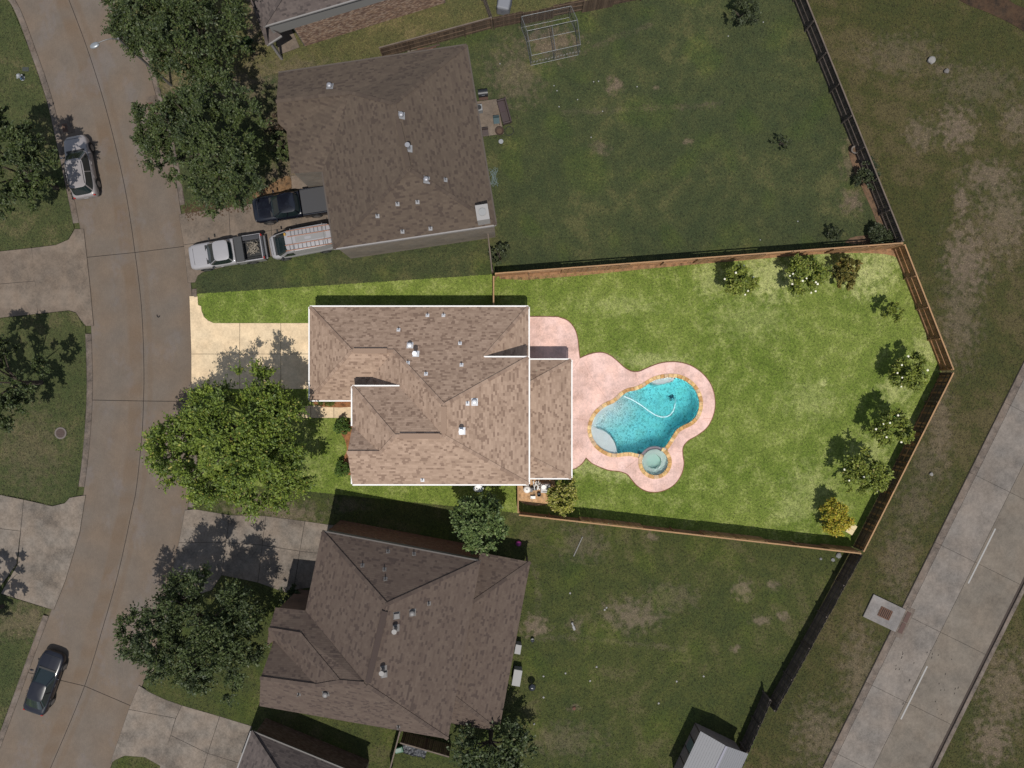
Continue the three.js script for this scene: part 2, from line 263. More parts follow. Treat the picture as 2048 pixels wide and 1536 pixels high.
{
  part('joint_filler', sheet([...sL, ...[...sR].reverse()], -0.03), jointMat, street);
  // transverse joints: a surveyed point on the left, middle and right edge of the pavement
  const cuts = [[-60, -60, -60], [515, 505, 492], [800, 802, 803], [1345, 1372, 1413], [1570, 1570, 1570]].map((c) => c.map((y) => P(0, y).z));
  const run = (line, z0, z1) => [[along(line, z0), z0], ...line.filter((p) => p[1] > z0 + 0.05 && p[1] < z1 - 0.05), [along(line, z1), z1]];
  for (let i = 0; i + 1 < cuts.length; i++) for (const s of [0, 1]) {
    const A = run(s ? sM : sL, cuts[i][s], cuts[i + 1][s]), B = run(s ? sR : sM, cuts[i][s + 1], cuts[i + 1][s + 1]);
    part('slab', planUV(slab(inset([...A, ...B.reverse()], 0.022), -0.05, 0), SX0, SX1, SZ0, SZ1), streetMat, street);
  }
}
const kerbMat = grained([.122, .096, .078], 40, 0.9), kerbDark = grained([.09, .068, .052], 41, 1);  // kerb colours hold the same painted dimming as the street
function kerb(line, side, z0, z1, label, h = 0.1) {
  const pts = line.filter((p) => p[1] >= z0 && p[1] <= z1); if (pts.length < 2) return;
  const off = pts.map((p, i) => { const a = pts[Math.max(0, i - 1)], b = pts[Math.min(pts.length - 1, i + 1)], L = Math.hypot(b[0] - a[0], b[1] - a[1]); return [p[0] + side * (b[1] - a[1]) / L * CURB, p[1] - side * (b[0] - a[0]) / L * CURB]; });
  const pos = [], idx = []; pts.forEach((p, i) => { const q = off[i]; for (const [t, y] of [[0.03, -0.04], [0.03, 0.01], [0.35, 0.03], [0.6, h], [0.95, h], [1, -0.04]]) pos.push(mix(p[0], q[0], t), y, mix(p[1], q[1], t)); });
  for (let i = 0; i + 1 < pts.length; i++) for (let k = 0; k < 5; k++) { const a = i * 6 + k, b = a + 6; idx.push(a, b, a + 1, b, b + 1, a + 1); }
  const g = new THREE.BufferGeometry(); g.setAttribute('position', new THREE.Float32BufferAttribute(pos, 3)); g.setIndex(idx); planUV(g, 0, 1, 0, 1); g.computeVertexNormals();
  struct('kerb', g, kerbMat, label, 'kerb');
}
const Z = (y) => P(0, y).z;
kerb(sL, -1, Z(-60), Z(455), 'kerb along the lawn at the upper left of the street');
kerb(sL, -1, Z(652), Z(985), 'kerb along the lawn with the round cover');
kerb(sL, -1, Z(1222), Z(1570), 'kerb beside the parked dark car');
kerb(sR, 1, Z(-60), Z(425), 'kerb under the two large trees at the top of the street');
kerb(sR, 1, Z(566), Z(604), 'short kerb between the two driveways');
kerb(sR, 1, Z(800), Z(1015), 'kerb under the large tree of the pool lot');
kerb(sR, 1, Z(1205), Z(1366), 'kerb under the dark tree lower on the street');

const driveTan = grained([.61, .47, .305], 50, 0.42, 0.85, 5.3), driveDimmed = grained([.140, .108, .083], 51, 0.55, 0.9, 4.3), driveGreyDimmed = grained([.148, .121, .098], 52, 0.75, 0.9, 4.7);  // second and third: darkening outside the lot put into the concrete colour
function pavement(name, label, category, m, panels, y = 0.055, gap = 0.014) {
  const g = structGroup(name, label, category);
  for (const p of panels) { const q = Q(p); keepOff.push(q); part('slab', slab(inset(q, gap), -0.04, y, [], 0.008), m, g); part('joint_filler', sheet(q, 0.044), jointMat, g); }
  return g;
}
// the pool lot's own driveway and front walk
pavement('driveway', 'pale sunlit tan concrete driveway of the pool lot', 'driveway', driveTan, [
  [[379, 592], [396, 592], [397, 610], [403, 612], [404, 622], [409, 634], [417, 641], [428, 646], [480, 646], [480, 708], [383, 708]], [[480, 646], [562, 646], [562, 708], [480, 708]], [[562, 646], [660, 646], [660, 708], [562, 708]],
  [[383, 708], [480, 708], [480, 778], [383, 778]], [[480, 708], [562, 708], [562, 778], [480, 778]], [[562, 708], [660, 708], [660, 778], [562, 778]]]);
pavement('front_walk', 'tan concrete front walk leading to the house entry', 'path', driveTan, [[[560, 814], [622, 811], [622, 836], [560, 836]], [[622, 811], [668, 810], [668, 836], [622, 836]], [[668, 810], [735, 810], [735, 836], [668, 836]]]);
pavement('driveway', 'driveway of dimmed colour with the pickups and the ladder van', 'driveway', driveDimmed, [
  [[358, 430], [372, 426], [458, 415], [461, 476], [368, 490]], [[368, 490], [461, 476], [466, 530], [405, 545], [396, 552], [391, 565], [376, 566]],
  [[458, 415], [540, 402], [543, 461], [461, 476]], [[461, 476], [543, 461], [548, 512], [466, 530]], [[540, 402], [690, 384], [690, 440], [543, 461]], [[543, 461], [690, 440], [690, 490], [548, 512]]]);
pavement('driveway', 'stained grey driveway beside the lower house', 'driveway', driveGreyDimmed, [
  [[370, 1020], [390, 1018], [460, 1030], [452, 1085], [358, 1085]], [[358, 1085], [452, 1085], [444, 1150], [424, 1180], [350, 1204], [331, 1204]], [[460, 1030], [532, 1032], [525, 1090], [452, 1085]], [[452, 1085], [525, 1090], [516, 1165], [444, 1150]],
  [[532, 1032], [610, 1042], [600, 1102], [525, 1090]], [[525, 1090], [600, 1102], [586, 1190], [516, 1165]], [[610, 1042], [680, 1052], [668, 1110], [600, 1102]], [[600, 1102], [668, 1110], [650, 1170], [588, 1180]]]);
pavement('driveway', 'stained driveway at the bottom of the street', 'driveway', driveGreyDimmed, [
  [[278, 1370], [300, 1384], [330, 1398], [364, 1410], [352, 1436], [258, 1418]], [[258, 1418], [352, 1436], [342, 1470], [332, 1503], [322, 1532], [290, 1514], [250, 1511], [232, 1519], [220, 1528]],
  [[364, 1410], [440, 1432], [416, 1506], [342, 1470], [352, 1436]], [[342, 1470], [416, 1506], [400, 1560], [314, 1552]], [[440, 1432], [505, 1452], [480, 1526], [416, 1506]], [[416, 1506], [480, 1526], [470, 1580], [400, 1560]]]);
pavement('driveway', 'wide concrete driveway across the street above the middle', 'driveway', driveDimmed, [
  [[-130, 522], [-20, 505], [-20, 570], [-130, 580]], [[-130, 580], [-20, 570], [-20, 638], [-130, 650]], [[-20, 505], [64, 496], [72, 562], [-20, 570]], [[-20, 570], [72, 562], [76, 628], [-20, 638]], [[64, 496], [112, 490], [138, 479], [150, 458], [168, 458], [180, 565], [188, 652], [172, 652], [162, 640], [152, 625], [138, 621], [76, 628]]]);
pavement('driveway', 'pale grey concrete driveway across the street at lower left', 'driveway', driveGreyDimmed, [
  [[-130, 982], [0, 989], [48, 999], [42, 1062], [-130, 1040]], [[-130, 1040], [42, 1062], [34, 1128], [-10, 1188], [-130, 1172]], [[48, 999], [105, 1012], [130, 1006], [140, 995], [172, 990], [160, 1066], [131, 1163], [108, 1220], [2, 1187], [36, 1128]]]);
pavement('entry_slab', 'small pale entry slab at the corner of the upper brown roof', 'slab', driveDimmed, [[[582, 352], [642, 341], [655, 385], [584, 378]]]);
pavement('patio', 'bare concrete patio behind the upper brown roof', 'patio', driveDimmed, [[[940, 205], [994, 198], [1008, 268], [950, 276]]]);
pavement('porch_slab', 'small concrete porch slab at the brick and siding house', 'slab', driveDimmed, [[[549, 70], [584, 58], [600, 95], [560, 110]]]);

// the road at the right
const roadMat = grained([.146, .125, .108], 60, 0.6, 0.9, 6.1), roadMatB = grained([.130, .108, .086], 61, 0.5, 0.9, 6.1);  // road concrete likewise dimmed through its base colour
{
  const road = structGroup('road', 'straight two lane concrete road at the right', 'road');
  const a0 = P(1634, 1560), a1 = P(2090, 640), dir = a1.clone().sub(a0).normalize(), nor = V(-dir.z, 0, dir.x), len = a1.distanceTo(a0) + 12;
  const w1 = 3.45, w2 = 7.45, at = (s, t) => { const p = a0.clone().addScaledVector(dir, s).addScaledVector(nor, t); return [p.x, p.z]; };
  part('joint_filler', sheet([at(-8, -0.05), at(len, -0.05), at(len, w2), at(-8, w2)], -0.02), jointMat, road);
  const cuts = [-8, 2.5, 8.4, 14.4, 20.4, 26.4, 32.4, 38.4, len];
  for (let i = 0; i + 1 < cuts.length; i++) { part('slab', slab(inset([at(cuts[i], 0.55), at(cuts[i + 1], 0.55), at(cuts[i + 1], w1), at(cuts[i], w1)], 0.012), -0.05, 0.004), roadMat, road); part('slab', slab(inset([at(cuts[i], w1), at(cuts[i + 1], w1), at(cuts[i + 1], w2), at(cuts[i], w2)], 0.012), -0.05, 0.004), roadMatB, road); part('gutter_slab', slab(inset([at(cuts[i], 0), at(cuts[i + 1], 0), at(cuts[i + 1], 0.55), at(cuts[i], 0.55)], 0.01), -0.05, 0.008), kerbMat, road); }
  for (const [s, e] of [[-5, -.1], [7.05, 11.6], [18.7, 23.4], [30.4, 35]]) part('lane_line', slab([at(s, w1 + 0.2), at(e, w1 + 0.2), at(e, w1 + 0.31), at(s, w1 + 0.31)], 0.004, 0.009), mat([.27, .26, .25], 0.7), road);
  struct('kerb', slab([at(-8, w2 + 0.04), at(len, w2 + 0.04), at(len, w2 + 0.34), at(-8, w2 + 0.34)], -0.05, 0.13, [], 0.02), kerbMat, 'raised kerb along the far side of the straight road', 'kerb');
  struct('gutter_stain', sheet([at(-8, w2 - 0.14), at(len, w2 - 0.14), at(len, w2 + 0.03), at(-8, w2 + 0.03)], 0.008), mat([.045, .033, .027], 0.95), 'dark dirt line in the gutter of the straight road', 'gutter dirt');
  keepOff.push([at(-8, 0), at(len, 0), at(len, w2 + 0.35), at(-8, w2 + 0.35)]);
  const r = rng(91), chips = [];
  for (let i = 0; i < 26; i++) { const p = at(rr(r, 8, 13), rr(r, 1.5, 6.6)); chips.push(box(rr(r, .06, .2), 0.006, 0.05).rotateY(1.1 + 0.2 * r()).translate(p[0], 0.009, p[1])); }
  const o = single('tar_spots', join(chips), jointMat, 'scattered short dark tar marks on the straight road', 'tar marks'); stuff(o);
}
keepOff.push([...sL.map(([x, z]) => [x - 0.45, z]), ...[...sR].reverse().map(([x, z]) => [x + 0.4, z])]);
// ---------------------------------------------------------------- pool, spa and pink deck
const deckEdge = [
  ...zd([[60, 1200], [60, 118]]), ...zd([[130, 118], [250, 118]]),
  ...smooth(zd([[335, 120], [400, 145], [445, 195], [468, 260], [478, 350], [486, 408]]), 5, false),
  ...smooth(zd([[486, 408], [540, 385], [600, 370], [650, 370], [700, 390], [750, 430], [800, 475], [850, 500], [900, 500], [960, 475], [1030, 448], [1100, 435], [1180, 437], [1260, 460], [1330, 505], [1390, 575], [1420, 650], [1428, 740], [1410, 820], [1370, 890], [1300, 945], [1240, 980], [1205, 1025], [1203, 1080], [1210, 1140], [1195, 1210], [1150, 1280], [1090, 1320], [1020, 1338], [950, 1330], [890, 1295], [850, 1250], [820, 1215], [770, 1195], [690, 1185], [620, 1160], [570, 1135], [530, 1098]]), 5, false).slice(1),
  ...smooth(zd([[530, 1098], [500, 1140], [460, 1170], [432, 1180], [380, 1200]]), 5, false).slice(1)];
keepOff.push(deckEdge);
const deckMat = grained([.60, .40, .345], 70, 0.55, 0.85, 3.7);
{
  const deck = structGroup('pool_deck', 'pink textured concrete deck winding around the pool', 'pool deck');
  part('surface', slab(deckEdge, 0, DECK, [copeHole], 0.015), deckMat, deck);
  const line = (pts, w) => { const q = zd(pts); for (let i = 0; i + 1 < q.length; i++) part('joint', bar(V(q[i][0], DECK + 0.003, q[i][1]), V(q[i + 1][0], DECK + 0.003, q[i + 1][1]), w, 0.004), mat([.36, .20, .16], 0.95), deck); };
  [[[520, 440], [575, 550], [676, 692]], [[872, 506], [888, 560], [904, 594]], [[1153, 438], [1150, 505]], [[430, 822], [540, 838]], [[805, 1175], [888, 1110]], [[1110, 1052], [1205, 1056]], [[1018, 1262], [1018, 1336]], [[640, 1080], [600, 1150]], [[1160, 930], [1190, 980]], [[1345, 830], [1410, 825]], [[430, 500], [486, 410]], [[440, 960], [500, 1060]]].forEach((l) => line(l, 0.016));
  const brick = mat([.16, .07, .04], 0.95), g = slab(inset(deckEdge, -0.07), 0, 0.055, [inset(deckEdge, 0.02)]);
  part('soil_edge', g, brick, deck);
}
// basin
const plaster = grained([.90, .91, .90], 72, 0.15, 0.6, 2.3), sparkle_plaster = mat([1.22, 1.25, 1.25], 0.6, { map: grainTexture(3.3, 73, 0.85, 512, [[22, .12], [46, .5], [95, .5], [170, .3]]) });  // second material: strong speckle paints water sparkle into the floor colour
const shelfA = zp([[100, 760], [200, 763], [260, 778], [320, 808], [385, 860], [430, 925], [455, 990], [470, 1065], [478, 1150], [60, 1150]]), shelfB = zp([[880, 225], [915, 245], [955, 252], [1030, 240], [1110, 218], [1140, 212], [1155, 198], [1180, 158], [1190, 120], [860, 120]]);
const westEdge = zp([[135, 780], [190, 620], [330, 500], [400, 470]]);
function depth(x, z) {
  if (inside(x, z, shelfA)) return 0.16; if (inside(x, z, shelfB)) return 0.2;
  const slope = edgeDistance(x, z, westEdge, false), p = (x - poolSide[40][0]);
  const deep = mix(1.2, 2.35, step(-3, 6.5, x - P(1210, 0).x));
  return Math.min(deep, 0.12 + 0.62 * slope ** 1.1);
}
{
  const pool = thing('swimming_pool', 'turquoise freeform swimming pool with stone rim in the pink deck', 'pool', V(0, 0, 0));
  const wall = [], idx = []; const e = inset(poolEdge, 0.0);
  e.forEach(([x, z]) => wall.push(x, 0.07, z, x, -2.6, z)); for (let i = 0; i < e.length; i++) { const a = 2 * i, b = 2 * ((i + 1) % e.length); idx.push(a, b, a + 1, b, b + 1, a + 1); }
  const wg = new THREE.BufferGeometry(); wg.setAttribute('position', new THREE.Float32BufferAttribute(wall, 3)); wg.setIndex(idx); planUV(wg, 0, 1, 0, 1); wg.computeVertexNormals();
  part('basin_wall', wg, plaster, pool);
  const big = inset(poolEdge, -0.06), xs = big.map((p) => p[0]), zs = big.map((p) => p[1]), x0 = Math.min(...xs), z0 = Math.min(...zs), cell = 0.06, nx = Math.ceil((Math.max(...xs) - x0) / cell) + 1, nz = Math.ceil((Math.max(...zs) - z0) / cell) + 1, fp = [], fi = [], si = [], ok = [];
  for (let j = 0; j < nz; j++) for (let i = 0; i < nx; i++) { const x = x0 + i * cell, z = z0 + j * cell; ok.push(inside(x, z, big)); fp.push(x, -depth(x, z), z); }
  for (let j = 0; j + 1 < nz; j++) for (let i = 0; i + 1 < nx; i++) { const a = j * nx + i; if (ok[a] || ok[a + 1] || ok[a + nx] || ok[a + nx + 1]) (fp[3 * a + 1] > -0.3 && fp[3 * (a + nx + 1) + 1] > -0.3 ? si : fi).push(a, a + nx, a + 1, a + nx, a + nx + 1, a + 1); }
  const fg = new THREE.BufferGeometry(); fg.setAttribute('position', new THREE.Float32BufferAttribute(fp, 3)); fg.setIndex(fi); planUV(fg, 0, 1, 0, 1); fg.computeVertexNormals();
  part('basin_floor', fg, sparkle_plaster, pool);
  const sg = fg.clone(); sg.setIndex(si); part('tanning_shelf', sg, plaster, pool);
  const t1 = tiled(14, 1), t2 = tiled(31, 2), t3 = tiled(63, 3), ripple = heightTexture(512, (u, v) => 0.3 * t1(u, v) + 0.45 * t2(u, v) + 0.25 * t3(u, v), 3.2);
  const water = phys([1, 1, 1], 0, { transmission: 1, thickness: 1.4, ior: 1.33, attenuationColor: lin(.25, .91, .95), attenuationDistance: 4.0, bumpMap: ripple, bumpScale: 0.018 });
  part('water', slab(inset(poolEdge, 0.002), -2.8, WATER), water, pool);
  // stone rim
  const tones = [[.52, .33, .13], [.46, .26, .09], [.58, .40, .19], [.40, .22, .08], [.55, .35, .16], [.48, .33, .20]].map((c, i) => grained(c, 80 + i, 0.8, 0.8, 0.9));
  const r = rng(31), stones = (inner, outer, parent, y, closed) => {
    let i = 0; const n = inner.length;
    while (i < n - (closed ? 0 : 1)) {
      let L = 0, j = i; const want = rr(r, 0.22, 0.36); while (j < n - (closed ? 0 : 1) && L < want) { const a = inner[j % n], b = inner[(j + 1) % n]; L += Math.hypot(a[0] - b[0], a[1] - b[1]); j++; }
      const A = [], B = []; for (let k = i; k <= j; k++) { A.push(inner[k % n]); B.push(outer[k % n]); }
      part('coping_stone', slab(inset([...A, ...B.reverse()], 0.008), 0.0, y + 0.012 * r(), [], 0.008), pick(r, tones), parent); i = j;
    }
  };
  const dense = (pts, n) => { const c = new THREE.CatmullRomCurve3(pts.map(([x, z]) => V(x, 0, z)), false); return c.getSpacedPoints(n).map((p) => [p.x, p.z]); };
  const inn = dense(poolSide, 420), tang = inn.map((p, i) => { const a = inn[Math.max(0, i - 1)], b = inn[Math.min(inn.length - 1, i + 1)], L = Math.hypot(b[0] - a[0], b[1] - a[1]); return [(b[1] - a[1]) / L, -(b[0] - a[0]) / L]; });
  const sgn = inside(inn[200][0] + tang[200][0] * 0.1, inn[200][1] + tang[200][1] * 0.1, poolEdge) ? -1 : 1;
  const clear = inn.map((p, i) => [p, [p[0] + sgn * tang[i][0] * RIM, p[1] + sgn * tang[i][1] * RIM]]).filter(([p, q]) => Math.hypot(p[0] - spaC[0], p[1] - spaC[1]) > SPA + RIM + 0.02 && Math.hypot(q[0] - spaC[0], q[1] - spaC[1]) > SPA + RIM + 0.02);
  stones(clear.map((c) => [c[0][0] + (c[1][0] - c[0][0]) * -0.06, c[0][1] + (c[1][1] - c[0][1]) * -0.06]), clear.map((c) => c[1]), pool, DECK + 0.035, false);
  settle(pool, P(1290, 0).x, P(0, 835).z);

  const spa = thing('spa', 'round pale green spa joined to the lower edge of the pool', 'spa');
  const prof = [[SPA, 0.2], [SPA, -0.42], [0.56, -0.42], [0.54, -0.95], [0.0, -0.95]].map(([a, b]) => new THREE.Vector2(a, b));
  { const lg = new THREE.LatheGeometry(prof, 64).toNonIndexed().translate(spaC[0], 0, spaC[1]); lg.computeVertexNormals(); part('basin', lg, mat([.88, .90, .86], 0.6), spa); }
  part('water', cyl(SPA - 0.004, SPA - 0.004, 1.2, spaC[0], 0.07 - 0.6, spaC[1], 48), phys([1, 1, 1], 0, { transmission: 1, thickness: 1, ior: 1.33, attenuationColor: lin(.66, .92, .86), attenuationDistance: 1.8, bumpMap: ripple, bumpScale: 0.006 }), spa);
  const arc = spaArc(1), dam0 = Math.atan2(arc[15][1] - spaC[1], arc[15][0] - spaC[0]), dam1 = Math.atan2(arc[0][1] - spaC[1], arc[0][0] - spaC[0]);
  const N = 150, inR = [], outR = []; let s = dam1, e2 = dam0 + 6.2832; while (e2 < s) e2 += 6.2832; while (e2 - s > 6.2832) e2 -= 6.2832;
  for (let i = 0; i <= N; i++) { const a = mix(s, e2, i / N); inR.push([spaC[0] + (SPA - 0.02) * Math.cos(a), spaC[1] + (SPA - 0.02) * Math.sin(a)]); outR.push([spaC[0] + (SPA + RIM) * Math.cos(a), spaC[1] + (SPA + RIM) * Math.sin(a)]); }
  stones(inR, outR, spa, DECK + 0.06, false);
  const d1 = spaArc(SPA - 0.01), d2 = spaArc(SPA + 0.22); part('spillway', slab([...d1, ...d2.reverse()], -2.4, 0.075, [], 0.01), mat([.11, .09, .11], 0.5), spa);
  settle(spa, spaC[0], spaC[1]);

  const hosePts = zp([[545, 385], [640, 425], [740, 485], [850, 565], [940, 620], [1020, 640], [1090, 625], [1140, 575], [1165, 510], [1178, 440]]).map(([x, z], i) => V(x, i > 8 ? -0.2 : -0.06, z)); hosePts.push(V(hosePts[9].x + 0.05, -0.9, hosePts[9].z - 0.25));
  single('cleaner_hose', tube(hosePts, 0.026, 120, 8), mat([.85, .87, .88], 0.5), 'white floating hose curving across the pool water', 'hose');
  const cp = zp([[1185, 400]])[0], fl = -depth(cp[0], cp[1]);
  const cl = thing('pool_cleaner', 'small dark pool cleaner on the pool floor', 'pool cleaner', V(cp[0], fl, cp[1]), 0.5);
  part('body', rbox(0.34, 0.16, 0.26, 0.06, 0, 0.14, 0), mat([.03, .06, .10], 0.4), cl); for (const [a, b] of [[-1, -1], [-1, 1], [1, -1], [1, 1]]) part('wheel', new THREE.CylinderGeometry(0.09, 0.09, 0.05, 14).rotateX(Math.PI / 2).translate(a * 0.13, 0.09, b * 0.16), mat([.02, .04, .07], 0.6), cl);
}

// ---------------------------------------------------------------- roofs and houses
const CAM = V(0, EYE, 0);
const trisOf = new Map();
function makeHouse(name, label) { const g = thing(name, label, 'house'); trisOf.set(g, []); return g; }
// one roof: its planes as polygons, a covering of single shingles laid in courses, caps along hips and ridges
function roof(house, planes, tones, seed, course = 0.145) {
  const r = rng(seed), pos = [], col = [], base = [];
  for (const poly of planes) {
    const n = V(0, 0, 0); poly.forEach((a, i) => { const b = poly[(i + 1) % poly.length]; n.x += (a.y - b.y) * (a.z + b.z); n.y += (a.z - b.z) * (a.x + b.x); n.z += (a.x - b.x) * (a.y + b.y); });
    n.normalize(); if (n.y < 0) n.negate();
    const u = V(0, 1, 0).cross(n).normalize(), v = n.clone().cross(u);
    const flat = poly.map((p) => new THREE.Vector2(p.dot(u), p.dot(v)));
    for (const [i, j, k] of THREE.ShapeUtils.triangulateShape(flat, [])) {
      const T = [poly[i], poly[j], poly[k]], F = [flat[i], flat[j], flat[k]]; trisOf.get(house).push(T);
      for (const p of T) base.push(p.x, p.y - 0.012, p.z);
      const det = (F[1].x - F[0].x) * (F[2].y - F[0].y) - (F[2].x - F[0].x) * (F[1].y - F[0].y); if (Math.abs(det) < 1e-6) continue;
      const lift = (a, b, o) => { const s = ((a - F[0].x) * (F[2].y - F[0].y) - (F[2].x - F[0].x) * (b - F[0].y)) / det, t = ((F[1].x - F[0].x) * (b - F[0].y) - (a - F[0].x) * (F[1].y - F[0].y)) / det; return [T[0].x + s * (T[1].x - T[0].x) + t * (T[2].x - T[0].x) + n.x * o, T[0].y + s * (T[1].y - T[0].y) + t * (T[2].y - T[0].y) + n.y * o, T[0].z + s * (T[1].z - T[0].z) + t * (T[2].z - T[0].z) + n.z * o]; };
      const cut = (P0, axis, lim, keep) => { const o = []; for (let q = 0; q < P0.length; q++) { const A = P0[q], B = P0[(q + 1) % P0.length], a = keep * (A[axis] - lim), b = keep * (B[axis] - lim); if (a >= 0) o.push(A); if (a * b < 0) { const t = a / (a - b); o.push([mix(A[0], B[0], t), mix(A[1], B[1], t)]); } } return o; };
      const F0 = F.map((p) => [p.x, p.y]), lo = Math.floor(Math.min(F[0].y, F[1].y, F[2].y) / course), hi = Math.ceil(Math.max(F[0].y, F[1].y, F[2].y) / course);
      for (let row = lo; row < hi; row++) {
        const b0 = row * course, strip = cut(cut(F0, 1, b0, 1), 1, b0 + course, -1); if (strip.length < 3) continue;
        const rs = rng(seed * 7919 + row * 131 + Math.round(n.x * 50) * 17 + Math.round(n.z * 50)); let a = Math.floor(Math.min(...strip.map((p) => p[0])) / 40 - 1) * 40 + rs(); const end = Math.max(...strip.map((p) => p[0])), start = Math.min(...strip.map((p) => p[0]));
        while (a < end) {
          const w = rr(rs, 0.13, 0.36), tone = rs(), tone2 = rs(), lvl = rs();
          if (a + w > start) {
            const piece = cut(cut(strip, 0, a, 1), 0, a + w, -1);
            if (piece.length > 2) {
              const k = clamp(0.5 + 0.5 * noise(a * 0.35 + seed, row * 0.2) * 0.5 + (tone - 0.5) * 0.8), c0 = mix3(tones[0], tones[1], k), c = tone2 < 0.16 ? mix3(c0, tones[2], 0.8) : c0, th = 0.004 + 0.006 * lvl;
              for (let q = 1; q + 1 < piece.length; q++) for (const p of [piece[0], piece[q], piece[q + 1]]) { pos.push(...lift(p[0], p[1], 0.003 + th * (1 - (p[1] - b0) / course))); col.push(...c); }
            }
          }
          a += w;
        }
      }
    }
  }
  const bg = new THREE.BufferGeometry(); bg.setAttribute('position', new THREE.Float32BufferAttribute(base, 3)); bg.computeVertexNormals();
  const rf = part('roof', bg, mat(tones[2], 1), house);
  const g = new THREE.BufferGeometry(); g.setAttribute('position', new THREE.Float32BufferAttribute(pos, 3)); g.setAttribute('color', new THREE.Float32BufferAttribute(col, 3)); g.computeVertexNormals();
  const sh = part('shingles', g, VC(0.95), rf); stuff(sh);
  return rf;
}
function caps(rf, lines, tones, seed, w = 0.24) {
  const r = rng(seed), list = [];
  for (const [a, b] of lines) { const L = a.distanceTo(b), n = Math.max(1, Math.round(L / 0.26)), d = b.clone().sub(a); for (let i = 0; i < n; i++) { const p = a.clone().addScaledVector(d, i / n), q = a.clone().addScaledVector(d, (i + 1.15) / n); p.y += 0.012; q.y += 0.026; const g = bar(p, q, w, 0.02); const c = mix3(tones[0], tones[2], 0.15 + 0.7 * r()), m = g.attributes.position.count; g.setAttribute('color', new THREE.Float32BufferAttribute(Array.from({ length: m }, () => c).flat(), 3)); list.push(g.toNonIndexed()); } }
  if (list.length) stuff(part('ridge_caps', mergeGeometries(list), VC(0.95), rf));
}
const white = mat([.74, .72, .70], 0.6), whiteDimmed = mat([.24, .225, .22], 0.7);  // second one: white trim outside the lot, dimming put into its colour
const gutter = (house, a, b, m, out) => { const n = b.clone().sub(a).normalize().cross(V(0, 1, 0)).multiplyScalar(out); const g = part('gutter', bar(a.clone().add(n).add(V(0, -0.05, 0)), b.clone().add(n).add(V(0, -0.05, 0)), 0.095, 0.12), m, house); return g; };
const walls = (house, pts, h, m, name = 'wall') => part(name, slab(pts, 0, h), m, house);
const ray = new THREE.Ray(), hitPoint = new THREE.Vector3();
function onRoof(house, x, y) {
  ray.set(CAM, P(x, y, 0).sub(CAM).normalize()); let best = null;
  for (const [a, b, c] of trisOf.get(house)) { const p = ray.intersectTriangle(a, b, c, false, hitPoint); if (p && (!best || p.y > best.p.y)) best = { p: p.clone(), n: b.clone().sub(a).cross(c.clone().sub(a)).normalize() }; }
  if (best && best.n.y < 0) best.n.negate(); return best;
}
const dark = mat([.012, .012, .013], 0.8);
function vents(house, list, m, flash) {
  for (const [x, y, kind] of list) {
    const h = onRoof(house, x, y); if (!h) continue; const p = h.p, q = new THREE.Quaternion().setFromUnitVectors(V(0, 1, 0), h.n), B = p.clone().addScaledVector(h.n, 0.02);
    const v = part('roof_vent', kind === 'pipe' ? join([cyl(0.045, 0.05, 0.42, p.x, p.y + 0.2, p.z, 10)]) : kind === 'tall' ? join([cyl(0.10, 0.10, 0.75, p.x, p.y + 0.35, p.z, 14), cyl(0.17, 0.15, 0.14, p.x, p.y + 0.76, p.z, 14)]) : kind === 'box' ? box(0.34, 0.2, 0.34).applyQuaternion(q).translate(p.x, p.y + 0.11, p.z) : join([cyl(0.12, 0.15, 0.28, p.x, p.y + 0.14, p.z, 14), new THREE.SphereGeometry(0.19, 14, 8, 0, 6.3, 0, 1.57).scale(1, 0.7, 1).translate(p.x, p.y + 0.26, p.z)]), m, house);
    const s = kind === 'pipe' ? 0.26 : 0.46; part('flashing', box(s, 0.012, s * 1.1).applyQuaternion(q).translate(B.x, B.y, B.z), flash, v);
    if (kind === 'pipe') part('opening', cyl(0.034, 0.034, 0.02, p.x, p.y + 0.405, p.z, 10), dark, v);
  }
}
function brickFace(house, a, b, h0, h1, tones, seed) {             // a course-by-course brick facing between two ground points
  const r = rng(seed), d = b.clone().sub(a), L = d.length(), ang = Math.atan2(-d.z, d.x), list = [], col = [], bl = 0.2, bh = 0.067; d.normalize();
  for (let j = 0; h0 + j * 0.077 < h1 - 0.06; j++) for (let i = 0; i * 0.21 < L; i++) { const s = (i + 0.5 + (j % 2) * 0.5) * 0.21; if (s > L - 0.08) continue; const p = a.clone().addScaledVector(d, s); const g = box(bl, bh, 0.05).toNonIndexed().rotateY(ang).translate(p.x, h0 + j * 0.077 + 0.035, p.z); const c = pick(r, tones), k = rr(r, 0.8, 1.2); g.setAttribute('color', new THREE.Float32BufferAttribute(Array.from({ length: g.attributes.position.count }, () => c.map((x) => x * k)).flat(), 3)); list.push(g); }
  stuff(part('brickwork', mergeGeometries(list), VC(0.9), house));
}
const TAN = [[.36, .255, .190], [.25, .170, .123], [.175, .113, .082]], BROWN = [[.090, .066, .048], [.066, .047, .035], [.048, .033, .026]], REDDISH = [[.094, .068, .053], [.070, .048, .038], [.046, .031, .026]], GREYISH = [[.110, .088, .080], [.076, .060, .056], [.050, .040, .038]];  // all but TAN have the dimming outside the lot put into the shingle colour
const brickTan = grained([.34, .24, .17], 90, 0.8, 0.9, 1.3);

